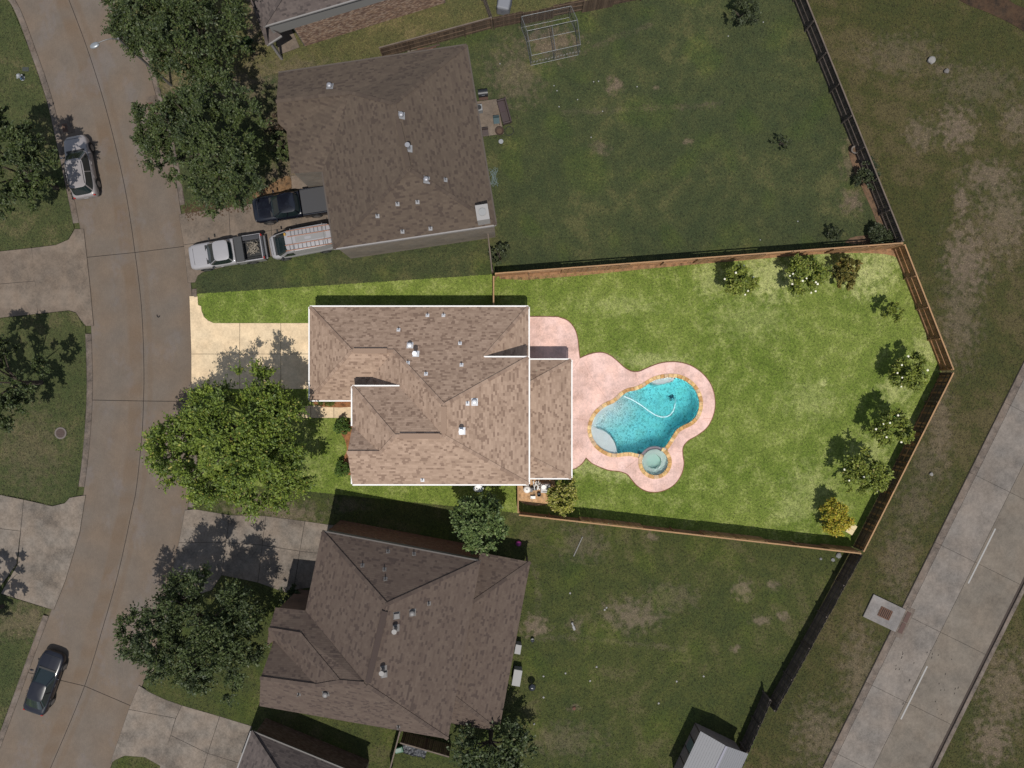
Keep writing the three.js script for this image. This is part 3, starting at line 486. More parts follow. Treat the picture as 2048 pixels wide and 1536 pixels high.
// the house with the pool
{
  const H = makeHouse('house', 'tan shingled two storey house with white gutters on the pool lot'), E = 2.6, F = 5.1, T = 7.25, G = 4.79;
  const c = { nw: V(-14.85, E, -5.66), ne: V(1.2, E, -5.66), a: V(-1.97, F, -1.86), b: V(1.16, F, -1.86), r1: V(-4.59, T, 1.417), r2: V(-4.59, T, 3.51), g1: V(-8.37, G, -2.33), g0: V(-11.34, G, -2.33), sw: V(-14.85, E, 1.18), ne2: V(1.2, E, -1.86), v0: V(-7.9, F, .176), wn: V(-11.2, F, .176), wr: V(-7.9, T, 3.51), gr: V(-9.01, 6.53, 4.69), gw: V(-11.25, 6.53, 4.69), gn: V(-11.2, F, 2.95), ws: V(-11.2, F, 7.02), se: V(1.16, F, 7.02) };
  const planes = [[c.nw, c.ne, c.a, c.b, c.r1, c.g1, c.g0], [c.ne, c.ne2, c.a], [c.sw, c.nw, c.g0], [c.sw, V(-10.7, E, 1.18), V(-10.76, 3.24, .176), c.g1, c.g0], [c.r1, c.r2, c.v0, V(-10.9, 3.15, .35), V(-10.76, 3.24, .1), c.g1], [c.v0, c.wn, c.wr, c.r2], [c.wn, c.wr, c.gr, c.gn], [c.gn, c.gr, c.gw], [c.gw, c.gr, c.wr, c.r2, c.se, c.ws], [c.b, c.se, c.r2, c.r1]];
  const p = { n0: V(1.14, E, -1.77), n1: V(4.34, E, -1.77), t1: V(1.16, 3.55, 0), t2: V(1.16, 3.55, 5.2), s1: V(4.34, E, 6.9), s0: V(1.14, E, 6.9) };
  planes.push([p.n0, p.n1, p.t1], [p.n1, p.s1, p.t2, p.t1], [p.s1, p.s0, p.t2]);
  const rf = roof(H, planes, TAN, 101);
  caps(rf, [[c.nw, c.g0], [c.sw, c.g0], [c.g0, c.g1], [c.g1, c.r1], [c.b, c.r1], [c.r1, c.r2], [c.se, c.r2], [c.wr, c.r2], [c.wn, c.wr], [c.wr, c.gr], [c.gr, c.gw], [c.ne, c.a], [p.n1, p.t1], [p.s1, p.t2]], TAN, 102);
  for (const [a, b] of [[c.r1.clone().lerp(c.r2, .04), c.r1.clone().lerp(c.r2, .92)], [c.g0.clone().lerp(c.g1, .05), c.g0.clone().lerp(c.g1, .85)], [c.wr.clone().lerp(c.r2, .1), c.wr.clone().lerp(c.r2, .92)]]) part('ridge_vent', bar(a.clone().add(V(0, .06, 0)), b.clone().add(V(0, .06, 0)), 0.36, 0.07), mat(TAN[1], 0.95), rf);
  const gut = (a, b, o) => gutter(H, a, b, white, o);
  gut(c.nw, c.ne, -.06); gut(c.sw, c.nw, -.06); gut(c.sw, V(-11.25, E, 1.18), .06); gut(c.ne, c.ne2, -.06); gut(c.a, c.b, -.06); gut(c.wn, c.v0, -.06); gut(c.wn, c.gn, .06); gut(V(-11.2, F, 6.3), c.ws, .06); gut(c.ws, c.se, .06); gut(c.b, c.se, -.06); gut(p.n0, p.n1, -.06); gut(p.n1, p.s1, -.06); gut(p.s0, p.s1, .06);
  walls(H, [[-10.9, .45], [.9, .45], [.9, 6.75], [-10.9, 6.75]], 5.02, grained([.45, .38, .30], 91, .5)); walls(H, [[-3.6, -1.6], [.9, -1.6], [.9, .43], [-3.6, .43]], 5.0, brickTan);
  walls(H, [[-14.55, -5.4], [.95, -5.4], [.95, -1.62], [-14.55, -1.62]], 2.55, brickTan); walls(H, [[-14.55, -1.6], [-10.95, -1.6], [-10.95, .9], [-14.55, .9]], 2.55, brickTan);
  const tri = new THREE.BufferGeometry(); tri.setAttribute('position', new THREE.Float32BufferAttribute([-11.1, 5, 2.95, -11.1, 6.48, 4.69, -11.1, 5, 7], 3)); tri.computeVertexNormals(); part('gable_wall', tri, brickTan, H);
  for (const z of [-1.6, 2.5, 6.7]) part('patio_post', box(0.14, 2.5, 0.14, 4.15, 1.3, z), white, H);
  part('garage_door', box(0.05, 2.1, 4.6, -14.59, 1.06, -2.3), white, H);
  part('front_door', box(0.95, 2.05, 0.05, -10.2, 1.05, .41), mat([.2, .09, .05], 0.5), H);
  const metal = mat([.72, .72, .74], 0.4, { metalness: 0.3 });
  vents(H, [[855, 631, 'pipe'], [887, 631, 'pipe'], [797, 660, 'pipe'], [920, 687, 'pipe'], [816, 726, 'pipe'], [923, 730, 'pipe'], [852, 748, 'pipe'], [935, 807, 'pipe'], [845, 960, 'pipe'], [820, 691, 'dome'], [832, 708, 'tall'], [949, 804, 'dome'], [924, 862, 'tall']], metal, mat([.6, .6, .62], 0.5));
  const cx = -5, cz = .5; settle(H, cx, cz);
}
// upper house with the large brown roof
const shrubSpots = [];
{
  const H = makeHouse('house', 'large plain brown hip roofed house above the pool lot'), e = 5.2, K = (x, y, h) => P(x, y, h);
  const A = K(557, 146, e), B = K(933, 90, e), C = K(992, 449, e), D = K(668, 497, e), R1 = K(788, 208, 7.9), R2 = K(818, 338, 7.9), k = K(700, 185, 6.6), W = K(553, 203, 6.6), M = K(645, 343, e), N = K(582, 347, e), L = K(573, 262, e), L2 = K(556, 246, 5.5);
  const rf = roof(H, [[A, B, R1, k, W], [B, C, R2, R1], [C, D, R2], [D, M, k, R1, R2], [M, N, L, L2, W, k]], BROWN, 201);
  caps(rf, [[B, R1], [C, R2], [D, R2], [R1, R2], [k, W], [R1, k]], BROWN, 202);
  part('ridge_vent', bar(R1.clone().lerp(R2, .3).add(V(0, .06, 0)), R1.clone().lerp(R2, .97).add(V(0, .06, 0)), 0.36, 0.07), mat(BROWN[1], 0.95), rf);
  const X = (p) => [p.x, p.z], main = inset([X(A), X(B), X(C), X(D), X(M), X(N), X(L)], 0.12);
  walls(H, main, 4.95, grained([.155, .130, .105], 203, .5));
  const band = (a, b) => part('frieze_board', bar(V(a[0], 4.55, a[1]), V(b[0], 4.55, b[1]), 0.06, 1.1), whiteDimmed, H); band(main[2], main[3]);
  gutter(H, A, B, mat([.07, .055, .045], 0.8), -.05); gutter(H, D, C, whiteDimmed, .04); gutter(H, B, C, mat([.07, .055, .045], 0.8), -.04); gutter(H, D, M, mat([.07, .055, .045], 0.8), -.04);
  vents(H, [[660, 173, 'dome'], [803, 231, 'dome'], [818, 297, 'tall'], [853, 360, 'dome'], [891, 360, 'pipe'], [755, 432, 'pipe'], [795, 408, 'pipe'], [835, 404, 'pipe'], [861, 457, 'pipe'], [805, 463, 'pipe']], mat([.27, .27, .29], 0.4, { metalness: .3 }), mat([.22, .22, .23], 0.6));
  const ch = onRoof(H, 966, 432).p, ang = 0.155, chim = part('chimney', box(0.86, 2.1, 1.05).rotateY(ang).translate(ch.x, ch.y + 0.15, ch.z), mat([.27, .26, .255], 0.7), H);
  part('chimney_cap', cyl(0.26, 0.26, 0.1, ch.x, ch.y + 1.25, ch.z, 20), mat([.24, .24, .24], 0.5), chim);
  settle(H, (A.x + C.x) / 2, (A.z + C.z) / 2);
}
// lower house
{
  const H = makeHouse('house', 'reddish brown many hipped house below the pool lot'), e = 5.4;
  const NW = P(644, 1063, e), NE = P(961, 1123, e), Rn = P(773, 1209, 8.2), Rs = P(735, 1371, 8.2), Wv = P(611, 1221, e), SE = P(896, 1478, e), SW = P(519, 1412, e), Nw = P(551, 1215, e), Qa = P(728, 1367, 8.15), Qb = P(679, 1363, 8.0), Qc = P(600, 1268, 6.5), T = P(538, 1258, 6.2), g = P(632, 1371, 7.5), gl = P(548, 1281, 5.7), ge = P(521, 1356, 7.3), gb = P(534, 1292, e);
  const p1 = P(935, 1100, 2.5), p2 = P(1061, 1124, 2.5), p3 = P(998, 1463, 2.5), p4 = P(872, 1441, 2.5), h1 = P(925, 1218, 4.1), h2 = P(885, 1375, 4.1);
  const rf = roof(H, [[NW, NE, Rn], [NW, Rn, Rs, Qa, Wv], [NE, SE, Rs, Rn], [Nw, Wv, Qa, Qb, Qc, T], [T, Qc, Qb, g, gl, gb], [gl, g, ge], [ge, g, Qb, Qa, Rs, SE, SW], [p1, p2, h1], [p2, p3, h2, h1], [p3, p4, h2]], REDDISH, 301);
  caps(rf, [[NW, Rn], [NE, Rn], [SE, Rs], [Qa, Qb], [Qb, Qc], [Qb, g], [g, ge], [Qc, T], [p2, h1], [p3, h2]], REDDISH, 302);
  part('ridge_vent', bar(Rn.clone().lerp(Rs, .08).add(V(0, .06, 0)), Rn.clone().lerp(Rs, .96).add(V(0, .06, 0)), 0.4, 0.07), mat(REDDISH[2], 0.95), rf);
  const X = (p) => [p.x, p.z], m = inset([X(NW), X(NE), X(SE), X(SW), X(Nw), X(Wv)], 0.14); walls(H, m, 5.2, grained([.12, .075, .055], 303, .8));
  part('siding_band', bar(V(m[0][0], 4.7, m[0][1]), V(m[1][0], 4.7, m[1][1]), 0.06, 1.25), mat([.115, .115, .11], 0.8), H);
  brickFace(H, V(m[0][0], 0, m[0][1]), V(m[1][0], 0, m[1][1]), 0.05, 4.05, [[.15, .070, .042], [.12, .055, .036], [.17, .095, .06]], 304);
  const gw = new THREE.BufferGeometry(), off = (p, y) => [p.x + .12, y, p.z]; gw.setAttribute('position', new THREE.Float32BufferAttribute([...off(gl, 5.1), ...off(ge, 7.2), ...off(SW, 5.1)], 3)); gw.computeVertexNormals(); part('gable_wall', gw, mat([.12, .075, .055], .9), H);
  for (const t of [0.02, .5, .98]) { const q = p2.clone().lerp(p3, t); part('porch_post', box(0.16, 2.45, 0.16, q.x - .18, 1.25, q.z), mat([.10, .08, .07], .9), H); }
  gutter(H, NW, NE, mat([.075, .065, .06], .7), -.04);
  const vm = mat([.17, .16, .155], 0.5), fl = mat([.12, .11, .105], 0.7);
  vents(H, [[776, 1103, 'pipe'], [828, 1108, 'pipe'], [725, 1131, 'pipe'], [769, 1139, 'pipe'], [771, 1158, 'pipe'], [793, 1231, 'box'], [792, 1256, 'tall'], [825, 1225, 'dome'], [858, 1207, 'pipe'], [767, 1338, 'tall'], [768, 1348, 'box'], [652, 1387, 'dome'], [598, 1388, 'pipe'], [797, 1453, 'pipe']], vm, fl);
  settle(H, (NW.x + SE.x) / 2, (NW.z + SE.z) / 2);
}
// uppermost house, brick and siding wall
{
  const H = makeHouse('house', 'brick and grey siding house cut by the top of the picture'), e = 4.6;
  const a = P(527, 52, e), b = P(880, -52, e), r1 = P(620, -95, 7.4), r2 = P(840, -160, 7.4), w = P(480, -75, e);
  const l0 = P(496, -14, 3.0), l1 = P(534, 90, 3.0), l2 = P(563, 71, 3.3), l3 = P(527, 48, 4.2);
  const rf = roof(H, [[a, b, r2, r1], [w, a, r1], [l0, l1, l2, l3]], GREYISH, 401); caps(rf, [[a, r1], [r1, r2], [l1, l3]], GREYISH, 402);
  const X = (p) => [p.x, p.z], m = [[a.x + .25, a.z - .15], [b.x, b.z - .25], X(r2), X(w)], cn = (t, n) => { const dx = m[1][0] - m[0][0], dz = m[1][1] - m[0][1], L = Math.hypot(dx, dz); return [m[0][0] + dx * t + dz / L * n, m[0][1] + dz * t - dx / L * n]; };
  walls(H, [cn(.115, 0), m[1], m[2], [m[3][0] + 1, m[3][1]], cn(.03, 2.6), cn(.115, 2.4)], 4.45, grained([.12, .11, .10], 403, .5));
  const s0 = V(m[0][0], 0, m[0][1]), s1 = V(m[1][0], 0, m[1][1]);
  part('siding_band', bar(s0.clone().setY(3.75), s1.clone().setY(3.75), 0.06, 1.5), mat([.20, .195, .19], .8), H);
  brickFace(H, s0.clone().lerp(s1, .12), s1, 0.05, 3.0, [[.27, .18, .125], [.18, .11, .08], [.30, .22, .17], [.14, .085, .065]], 404);
  gutter(H, a, b, mat([.21, .2, .195], .6), .05); gutter(H, l1, l2, mat([.21, .2, .195], .6), .03);
  part('porch_post', box(.18, 2.9, .18, l1.x + .2, 1.45, l1.z - .25), whiteDimmed, H);
  settle(H, a.x + 2, a.z - 2);
}
// house at the bottom edge
{
  const H = makeHouse('house', 'grey shingled house corner at the bottom edge'), e = 2.9;
  const a = P(503, 1463, e), b = P(730, 1556, e), w = P(462, 1575, e), r1 = P(585, 1590, 5.2), r2 = P(700, 1640, 5.2);
  const rf = roof(H, [[a, b, r2, r1], [w, a, r1, P(540, 1680, 5.2)]], GREYISH, 501); caps(rf, [[a, r1], [r1, r2]], GREYISH, 502);
  gutter(H, w, a, mat([.20, .19, .185], .6), -.05); gutter(H, a, b, mat([.10, .09, .085], .6), -.05);
  const m = inset([[a.x, a.z], [b.x, b.z], [r2.x, r2.z + 2], [w.x, w.z + 2]], 0.2); walls(H, m, 2.8, grained([.12, .085, .06], 503, .7));
  brickFace(H, V(m[0][0], 0, m[0][1]), V(m[1][0], 0, m[1][1]), 0.05, 2.75, [[.13, .085, .058], [.10, .062, .042], [.15, .105, .075]], 504);
  settle(H, a.x + 2, a.z + 2);
}
// ---------------------------------------------------------------- fences, each picket, rail and post its own piece
const woodLot = [[.30, .155, .070], [.24, .120, .052], [.34, .185, .090], [.27, .15, .08]].map((c, i) => grained(c, 120 + i, 1.2, 0.9, 0.7)), woodDark = [[.082, .052, .032], [.062, .038, .024], [.10, .066, .043], [.072, .047, .031]].map((c, i) => grained(c, 130 + i, 1.2, 0.9, 0.7)), woodGrey = [[.066, .052, .043], [.052, .041, .034], [.084, .066, .056]].map((c, i) => grained(c, 140 + i, 1.1, 0.9, 0.7));  // wood sets: the lot tone, then two darker ones
const picketShape = [1.74, 1.78, 1.82].map((h) => new THREE.BoxGeometry(0.136, h, 0.018).translate(0, h / 2 + 0.04, 0));
function fence(label, ax, ay, bx, by, { woods = woodDark, side = 1, swap = 0, seed = 1, cap = 0, capMat } = {}) {
  const r = rng(seed), h = 1.83, a = P(ax, ay, h).setY(0), b = P(bx, by, h).setY(0), d = b.clone().sub(a), L = d.length(), mid = a.clone().add(b).multiplyScalar(0.5);
  const F = thing('fence', label, 'fence', mid, Math.atan2(-d.z, d.x)), n = Math.floor(L / 0.143), bays = Math.max(1, Math.round(L / 2.44)), bay = L / bays;
  const sideOf = (x) => side * (swap && Math.floor((x + L / 2) / (bay * swap)) % 2 ? -1 : 1);
  for (let i = 0; i < n; i++) { const x = -L / 2 + (i + 0.5) * L / n, o = part('picket', pick(r, picketShape), pick(r, woods), F), s = sideOf(x); o.position.set(x, 0, s * 0.07 + 0.004 * (r() - .5)); o.rotation.z = 0.006 * (r() - 0.5); }
  for (let k = 0; k < bays; k++) for (const y of [0.35, 1.0, 1.6]) { const x = -L / 2 + (k + .5) * bay, s = sideOf(x); part('rail', box(bay - 0.012, 0.088, 0.038, x, y, s * 0.036), pick(r, woods), F); }
  for (let k = 0; k <= bays; k++) part('post', box(0.088, 1.78, 0.088, clamp(-L / 2 + k * bay, -L / 2 + .05, L / 2 - .05), 0.88, -0.03 * side), pick(r, woods), F);
  if (cap) for (let k = 0; k < bays; k++) part('top_rail', box(bay - 0.008, 0.035, 0.1, -L / 2 + (k + .5) * bay, 1.875, 0.03 * side), capMat ?? pick(r, woods), F);
  return F;
}
const capLot = grained([.34, .20, .10], 150, .8), capDark = grained([.115, .09, .072], 151, .8);
fence('warm brown wooden fence along the upper edge of the pool lawn', 990, 548, 1806, 487, { woods: woodLot, side: -1, swap: 2, seed: 601, cap: 1, capMat: capLot });
fence('railed wooden fence at the upper right corner of the pool lawn', 1808, 489, 1906, 740, { woods: woodLot, side: -1, seed: 602, cap: 1, capMat: capLot });
fence('wooden fence behind the small trees at the lower right of the pool lawn', 1906, 745, 1726, 1103, { woods: woodLot.slice(0, 2).concat(woodDark), side: -1, seed: 603, cap: 1, capMat: capLot });
fence('brown wooden fence along the lower edge of the pool lawn', 1038, 1029, 1722, 1106, { woods: woodLot, side: 1, swap: 2, seed: 604, cap: 1, capMat: capLot });
fence('short wooden fence from the house to the upper lawn fence', 988, 552, 988, 616, { woods: woodLot, side: 1, seed: 605, cap: 1, capMat: capLot });
fence('short wooden fence beside the pool equipment', 1037, 970, 1037, 1026, { woods: woodLot, side: 1, seed: 606, cap: 1, capMat: capLot });
fence('dark fence between the upper yard and the rough grass', 1603, -22, 1806, 483, { woods: woodGrey, side: -1, seed: 607, cap: 1, capMat: capDark });
fence('dark fence between the lower yard and the straight road', 1724, 1109, 1550, 1424, { woods: woodGrey, side: -1, seed: 608 });
fence('dark fence stretch beside the shed at the bottom', 1542, 1400, 1472, 1560, { woods: woodGrey, side: -1, seed: 609 });
fence('reddish wooden fence above the large brown roof', 758, 97, 984, 36, { woods: woodDark, side: -1, seed: 610, cap: 1, capMat: capDark });
fence('wooden fence behind the wire kennel', 986, 36, 1290, -24, { woods: woodDark, side: -1, swap: 1, seed: 611 });
fence('short dark fence meeting the top edge left of the covered object', 962, -24, 983, 34, { woods: woodGrey, side: -1, seed: 612 });
fence('short fence at the lower right corner of the large brown roof', 976, 462, 985, 543, { woods: woodDark, side: 1, seed: 613, cap: 1, capMat: capDark });
fence('pale topped fence between the two lower houses', 801, 1462, 776, 1556, { woods: woodGrey, side: 1, seed: 614, cap: 1, capMat: capDark });
fence('brown gate fence under the eave of the lower house', 800, 1486, 898, 1514, { woods: woodDark, side: -1, seed: 615, cap: 1, capMat: capDark });

// ---------------------------------------------------------------- trees and shrubs
function leafCloud(o) {
  const r = rng(o.seed), pos = [], nor = [], col = [], idx = [];
  const sphere = () => { const z = 2 * r() - 1, a = 6.2832 * r(), s = Math.sqrt(1 - z * z); return V(s * Math.cos(a), z, s * Math.sin(a)); };
  const T = V(0, 0, 0), S = V(0, 0, 0), N = V(0, 0, 0);
  const boughs = Array.from({ length: o.boughs ?? 40 }, () => { const d = sphere(); if (d.y < -0.2) d.y = -d.y * 0.6; return d.normalize(); });
  for (let c = 0; c < o.clumps; c++) {
    const d = pick(r, boughs).clone().addScaledVector(sphere(), o.spread ?? 0.26).normalize();
    const lump = 1 + 0.13 * Math.sin(3.1 * Math.atan2(d.z, d.x) + o.seed) + 0.08 * Math.sin(7.3 * Math.atan2(d.z, d.x) + 2 * o.seed), f = Math.pow(r(), 0.33) * rr(r, 0.84, 1.0) * lump;
    const C = V(d.x * o.rx * f, o.y + d.y * o.ry * f, d.z * o.rz * f), cr = o.rx * rr(r, o.lump?.[0] ?? 0.13, o.lump?.[1] ?? 0.23), tone = r();
    for (let t = 0; t < o.twigs; t++) {
      const w = sphere().multiplyScalar(1).addScaledVector(d, 0.85).add(V(0, o.rise ?? 0.25, 0)).normalize(), len = cr * rr(r, 0.5, 1.25);
      for (let l = 0; l < o.leaves; l++) {
        const k = (l + 0.3 + 0.7 * r()) / o.leaves, j = sphere().multiplyScalar(0.10 * cr), size = o.size * rr(r, 0.6, 1.3), Px = C.x + w.x * len * k + j.x, Py = C.y + (w.y - 0.18 * k) * len * k + j.y, Pz = C.z + w.z * len * k + j.z;
        T.copy(w).addScaledVector(sphere(), 0.9).normalize(); N.copy(sphere()).addScaledVector(d, 0.5).add(V(0, 0.75, 0)).normalize(); S.copy(T).cross(N).normalize(); N.copy(S).cross(T).normalize(); const up = N.y >= 0; if (!up) N.negate();
        const b = pos.length / 3, wd = size * 0.3;
        for (const [a, s] of [[-0.5, 0], [0, -1], [0.5, 0], [0, 1]]) { pos.push(Px + T.x * size * a + S.x * wd * s, Py + T.y * size * a + S.y * wd * s, Pz + T.z * size * a + S.z * wd * s); nor.push(N.x, N.y, N.z); }
        up ? idx.push(b, b + 2, b + 1, b, b + 3, b + 2) : idx.push(b, b + 1, b + 2, b, b + 2, b + 3);
        const q = clamp(0.55 * tone + 0.6 * r() - 0.08), cc = r() < (o.odd ?? 0.04) ? o.tones[2] : mix3(o.tones[0], o.tones[1], q), v = rr(r, 0.8, 1.2); for (let i = 0; i < 4; i++) col.push(cc[0] * v, cc[1] * v, cc[2] * v);
      }
    }
  }
  const g = new THREE.BufferGeometry(); g.setAttribute('position', new THREE.Float32BufferAttribute(pos, 3)); g.setAttribute('normal', new THREE.Float32BufferAttribute(nor, 3)); g.setAttribute('color', new THREE.Float32BufferAttribute(col, 3)); g.setIndex(idx); return g;
}
const leafMat = new THREE.MeshPhysicalMaterial({ vertexColors: true, roughness: 0.62, side: THREE.DoubleSide, transmission: 0.22, thickness: 0 }), bark = grained([.055, .042, .032], 160, 1.3, 0.95, 0.8);
function trunkOf(o) {
  const r = rng(o.seed + 5), list = [], rad = o.rx * 0.042 + 0.03, top = o.y * 0.55;
  list.push(rod(V(0, -0.05, 0), V(0, top, 0), rad * 1.25, rad * 0.85, 10));
  for (let i = 0; i < (o.limbs ?? 8); i++) { const a = i * 2.4 + r(), e = V(Math.cos(a) * o.rx * 0.62, o.y + o.ry * rr(r, -.1, .5), Math.sin(a) * o.rz * 0.62), m = V(e.x * 0.4, mix(top, e.y, 0.55), e.z * 0.4); list.push(rod(V(0, top * rr(r, .8, 1), 0), m, rad * .6, rad * .4, 7), rod(m, e, rad * .4, rad * .12, 6)); }
  return join(list);
}
function tree(name, label, category, px, py, h, o, group) {           // crown centre on the plan at height h
  const c = P(px, py, h), g = thing(name, label, category, V(c.x, 0, c.z), 0, group);
  o = { y: h, limbs: 8, ...o }; part('trunk', trunkOf(o), bark, g); part('crown', leafCloud(o), leafMat, g);
  if (o.flowers) { const r = rng(o.seed + 3), list = []; for (let i = 0; i < o.flowers; i++) { const a = r() * 6.28, e = Math.asin(rr(r, .1, .95)), k = 1.0; list.push(new THREE.IcosahedronGeometry(0.07 + .03 * r(), 0).scale(1, .6, 1).translate(Math.cos(a) * Math.cos(e) * o.rx * k, o.y + Math.sin(e) * o.ry * k, Math.sin(a) * Math.cos(e) * o.rz * k)); } part('blossoms', join(list), mat([.75, .72, .58], .8), g).userData.kind = 'stuff'; }
  return g;
}
const OAK = [[.022, .038, .008], [.070, .098, .017], [.11, .11, .035]], LOT = [[.055, .098, .009], [.19, .25, .022], [.30, .27, .05]];
const oak = (label, x, y, h, rx, ry, rz, seed, tones = OAK, more = {}) => tree('oak_tree', label, 'tree', x, y, h, { rx, ry, rz, seed, tones, clumps: 300, twigs: 14, leaves: 15, size: 0.17, lump: [.11, .19], ...more });
oak('large dark tree at the top beside the street lamp', 368, 60, 5.8, 4.9, 3.4, 3.6, 701);
oak('large dark tree left of the upper brown roof', 422, 285, 5.6, 4.55, 3.4, 4.9, 702);
oak('large bright green tree over the driveway of the pool lot', 474, 886, 5.2, 5.5, 3.6, 5.1, 703, LOT, { clumps: 460, size: .18, boughs: 64 });
oak('large dark tree beside the lower house driveway', 398, 1262, 5.6, 4.8, 3.5, 4.4, 709, OAK, { boughs: 60, clumps: 340 });
oak('dark tree across the street beside the silver car', 26, 338, 5.2, 3.1, 3.0, 3.9, 705, OAK, { clumps: 200 });
oak('dark tree across the street at the left edge', -4, 765, 5.0, 2.9, 2.8, 3.4, 706, OAK, { clumps: 160 });
oak('tree at the lower left edge above the parked dark car', -80, 1250, 4.6, 2.3, 2.4, 2.6, 707, OAK, { clumps: 120 });
const YELLOW = [[.19, .20, .014], [.52, .46, .03], [.58, .36, .04]], MAG = [[.085, .125, .010], [.25, .285, .035], [.34, .30, .08]], SAGE = [[.06, .10, .022], [.15, .21, .055], [.16, .18, .06]], DIM = [[.022, .034, .011], [.055, .07, .02], [.05, .05, .02]];
const small = (name, label, category, x, y, h, rx, ry, seed, tones, more = {}) => tree(name, label, category, x, y, h, { rx, ry, rz: rx, seed, tones, clumps: 110, twigs: 10, leaves: 9, size: 0.17, boughs: 26, spread: .3, limbs: 6, lump: [.2, .34], ...more });
small('magnolia_tree', 'small flowering tree at the upper fence left of its two neighbours', 'tree', 1477, 562, 2.3, 1.15, 1.3, 711, MAG, { flowers: 8, clumps: 130 });
small('magnolia_tree', 'small flowering tree in the middle of the upper fence row', 'tree', 1612, 552, 2.4, 1.35, 1.3, 712, MAG, { flowers: 10, clumps: 150 });
small('bamboo_clump', 'feathery yellowing clump of tall stems at the upper right of the lawn', 'shrub', 1688, 545, 1.3, .95, 1.4, 713, [[.07, .075, .010], [.24, .20, .035], [.30, .17, .04]], { size: .2, rise: 1.3, clumps: 110, rz: 1.15, boughs: 40 });
small('young_tree', 'sparse young tree alone below the upper right fence corner', 'tree', 1784, 624, 1.6, .75, .9, 714, MAG, { clumps: 48, twigs: 7 });
small('magnolia_tree', 'small flowering tree at the right hand fence corner', 'tree', 1818, 745, 2.2, 1.25, 1.35, 715, MAG, { flowers: 7, clumps: 130 });
small('magnolia_tree', 'small flowering tree halfway down the lower right fence', 'tree', 1784, 855, 2.6, 1.3, 1.5, 716, MAG, { flowers: 7, clumps: 130 });
small('magnolia_tree', 'broad small tree above the yellow shrub at the lower right fence', 'tree', 1728, 945, 2.5, 1.6, 1.5, 717, MAG, { flowers: 5, clumps: 170 });
small('golden_shrub', 'dense yellow green shrub in the lower right corner of the lawn', 'shrub', 1671, 1033, 1.3, 1.2, 1.4, 718, YELLOW, { clumps: 190, size: .13, odd: .15, rz: 1.3 });
small('maple_tree', 'light green tree straddling the fence above the lower house', 'tree', 962, 1045, 4.2, 1.95, 2.0, 719, SAGE, { clumps: 170, size: .2 });
small('leafy_tree', 'leafy tree at the bottom edge beside the lower house porch', 'tree', 980, 1500, 2.8, 3.0, 1.7, 720, [[.024, .04, .010], [.070, .098, .020], [.10, .10, .03]], { clumps: 120, size: .24, rz: 2.2 });
small('leafy_shrub', 'dense shrub beside the pool equipment pad', 'shrub', 1126, 994, 1.2, 1.05, 1.2, 721, [[.13, .16, .016], [.40, .38, .06], [.52, .44, .18]], { clumps: 170, size: .14, odd: .12, rz: 1.3 });
small('leafy_shrub', 'dark rounded shrub at the top of the upper yard', 'shrub', 1484, 26, 1.2, 1.15, 1.2, 722, DIM, { clumps: 60 });
small('leafy_shrub', 'dark shrub below the planter at the upper right fence', 'shrub', 1736, 352, .8, .9, .8, 723, DIM, { clumps: 46, rz: 1.3 });
small('leafy_shrub', 'dark low shrub at the lower right corner of the upper yard', 'shrub', 1756, 470, .6, .85, .6, 724, DIM);
small('leafy_shrub', 'small dark shrub left of the corner shrub by the fence line', 'shrub', 1668, 468, .6, .55, .6, 725, DIM, { clumps: 26 });
small('leafy_shrub', 'dark shrub at the short fence below the large brown roof', 'shrub', 998, 512, .7, .75, .7, 726, DIM, { clumps: 30, rz: .95 });
small('young_tree', 'thin bare sapling in the middle of the upper yard', 'tree', 1566, 284, .8, .7, .5, 727, DIM, { clumps: 12, twigs: 5 });
small('leafy_shrub', 'green shrub between the dark tree and the brown roof', 'shrub', 562, 292, .9, .8, .8, 728, [[.03, .05, .01], [.075, .10, .02], [.1, .1, .03]], { clumps: 34, rz: 1.2 });
small('leafy_shrub', 'reddish brown shrub against the brown roof corner', 'shrub', 548, 250, .7, .6, .6, 729, [[.04, .03, .015], [.085, .05, .028], [.09, .07, .02]], { clumps: 26, rz: .8 });
small('spiky_plant', 'round spiky plant beside the top house porch', 'plant', 498, 95, .5, .6, .45, 730, [[.025, .06, .012], [.055, .11, .022], [.07, .10, .02]], { clumps: 10, twigs: 16, size: .3, rise: .6 });
small('leafy_shrub', 'dark shrub under the lower house entry wall', 'shrub', 580, 1190, .8, .75, .7, 731, [[.02, .036, .008], [.055, .08, .016], [.08, .08, .02]], { clumps: 30 });
const ball = (label, x, y, seed) => small('clipped_shrub', label, 'shrub', x, y, .6, .64, .6, seed, [[.04, .09, .008], [.10, .18, .018], [.14, .18, .03]], { clumps: 260, twigs: 9, leaves: 6, size: .075, lump: [.1, .16], limbs: 3, boughs: 90 });
ball('round clipped green shrub at the end of the front walk', 685, 853, 741); ball('round clipped green shrub below the other one at the house front', 685, 938, 742);
small('flower_bed', 'low green planting along the garage wall by the front walk', 'plants', 655, 803, .25, .95, .22, 743, [[.05, .09, .01], [.14, .17, .02], [.3, .12, .03]], { clumps: 40, size: .1, rz: .22, limbs: 2 });
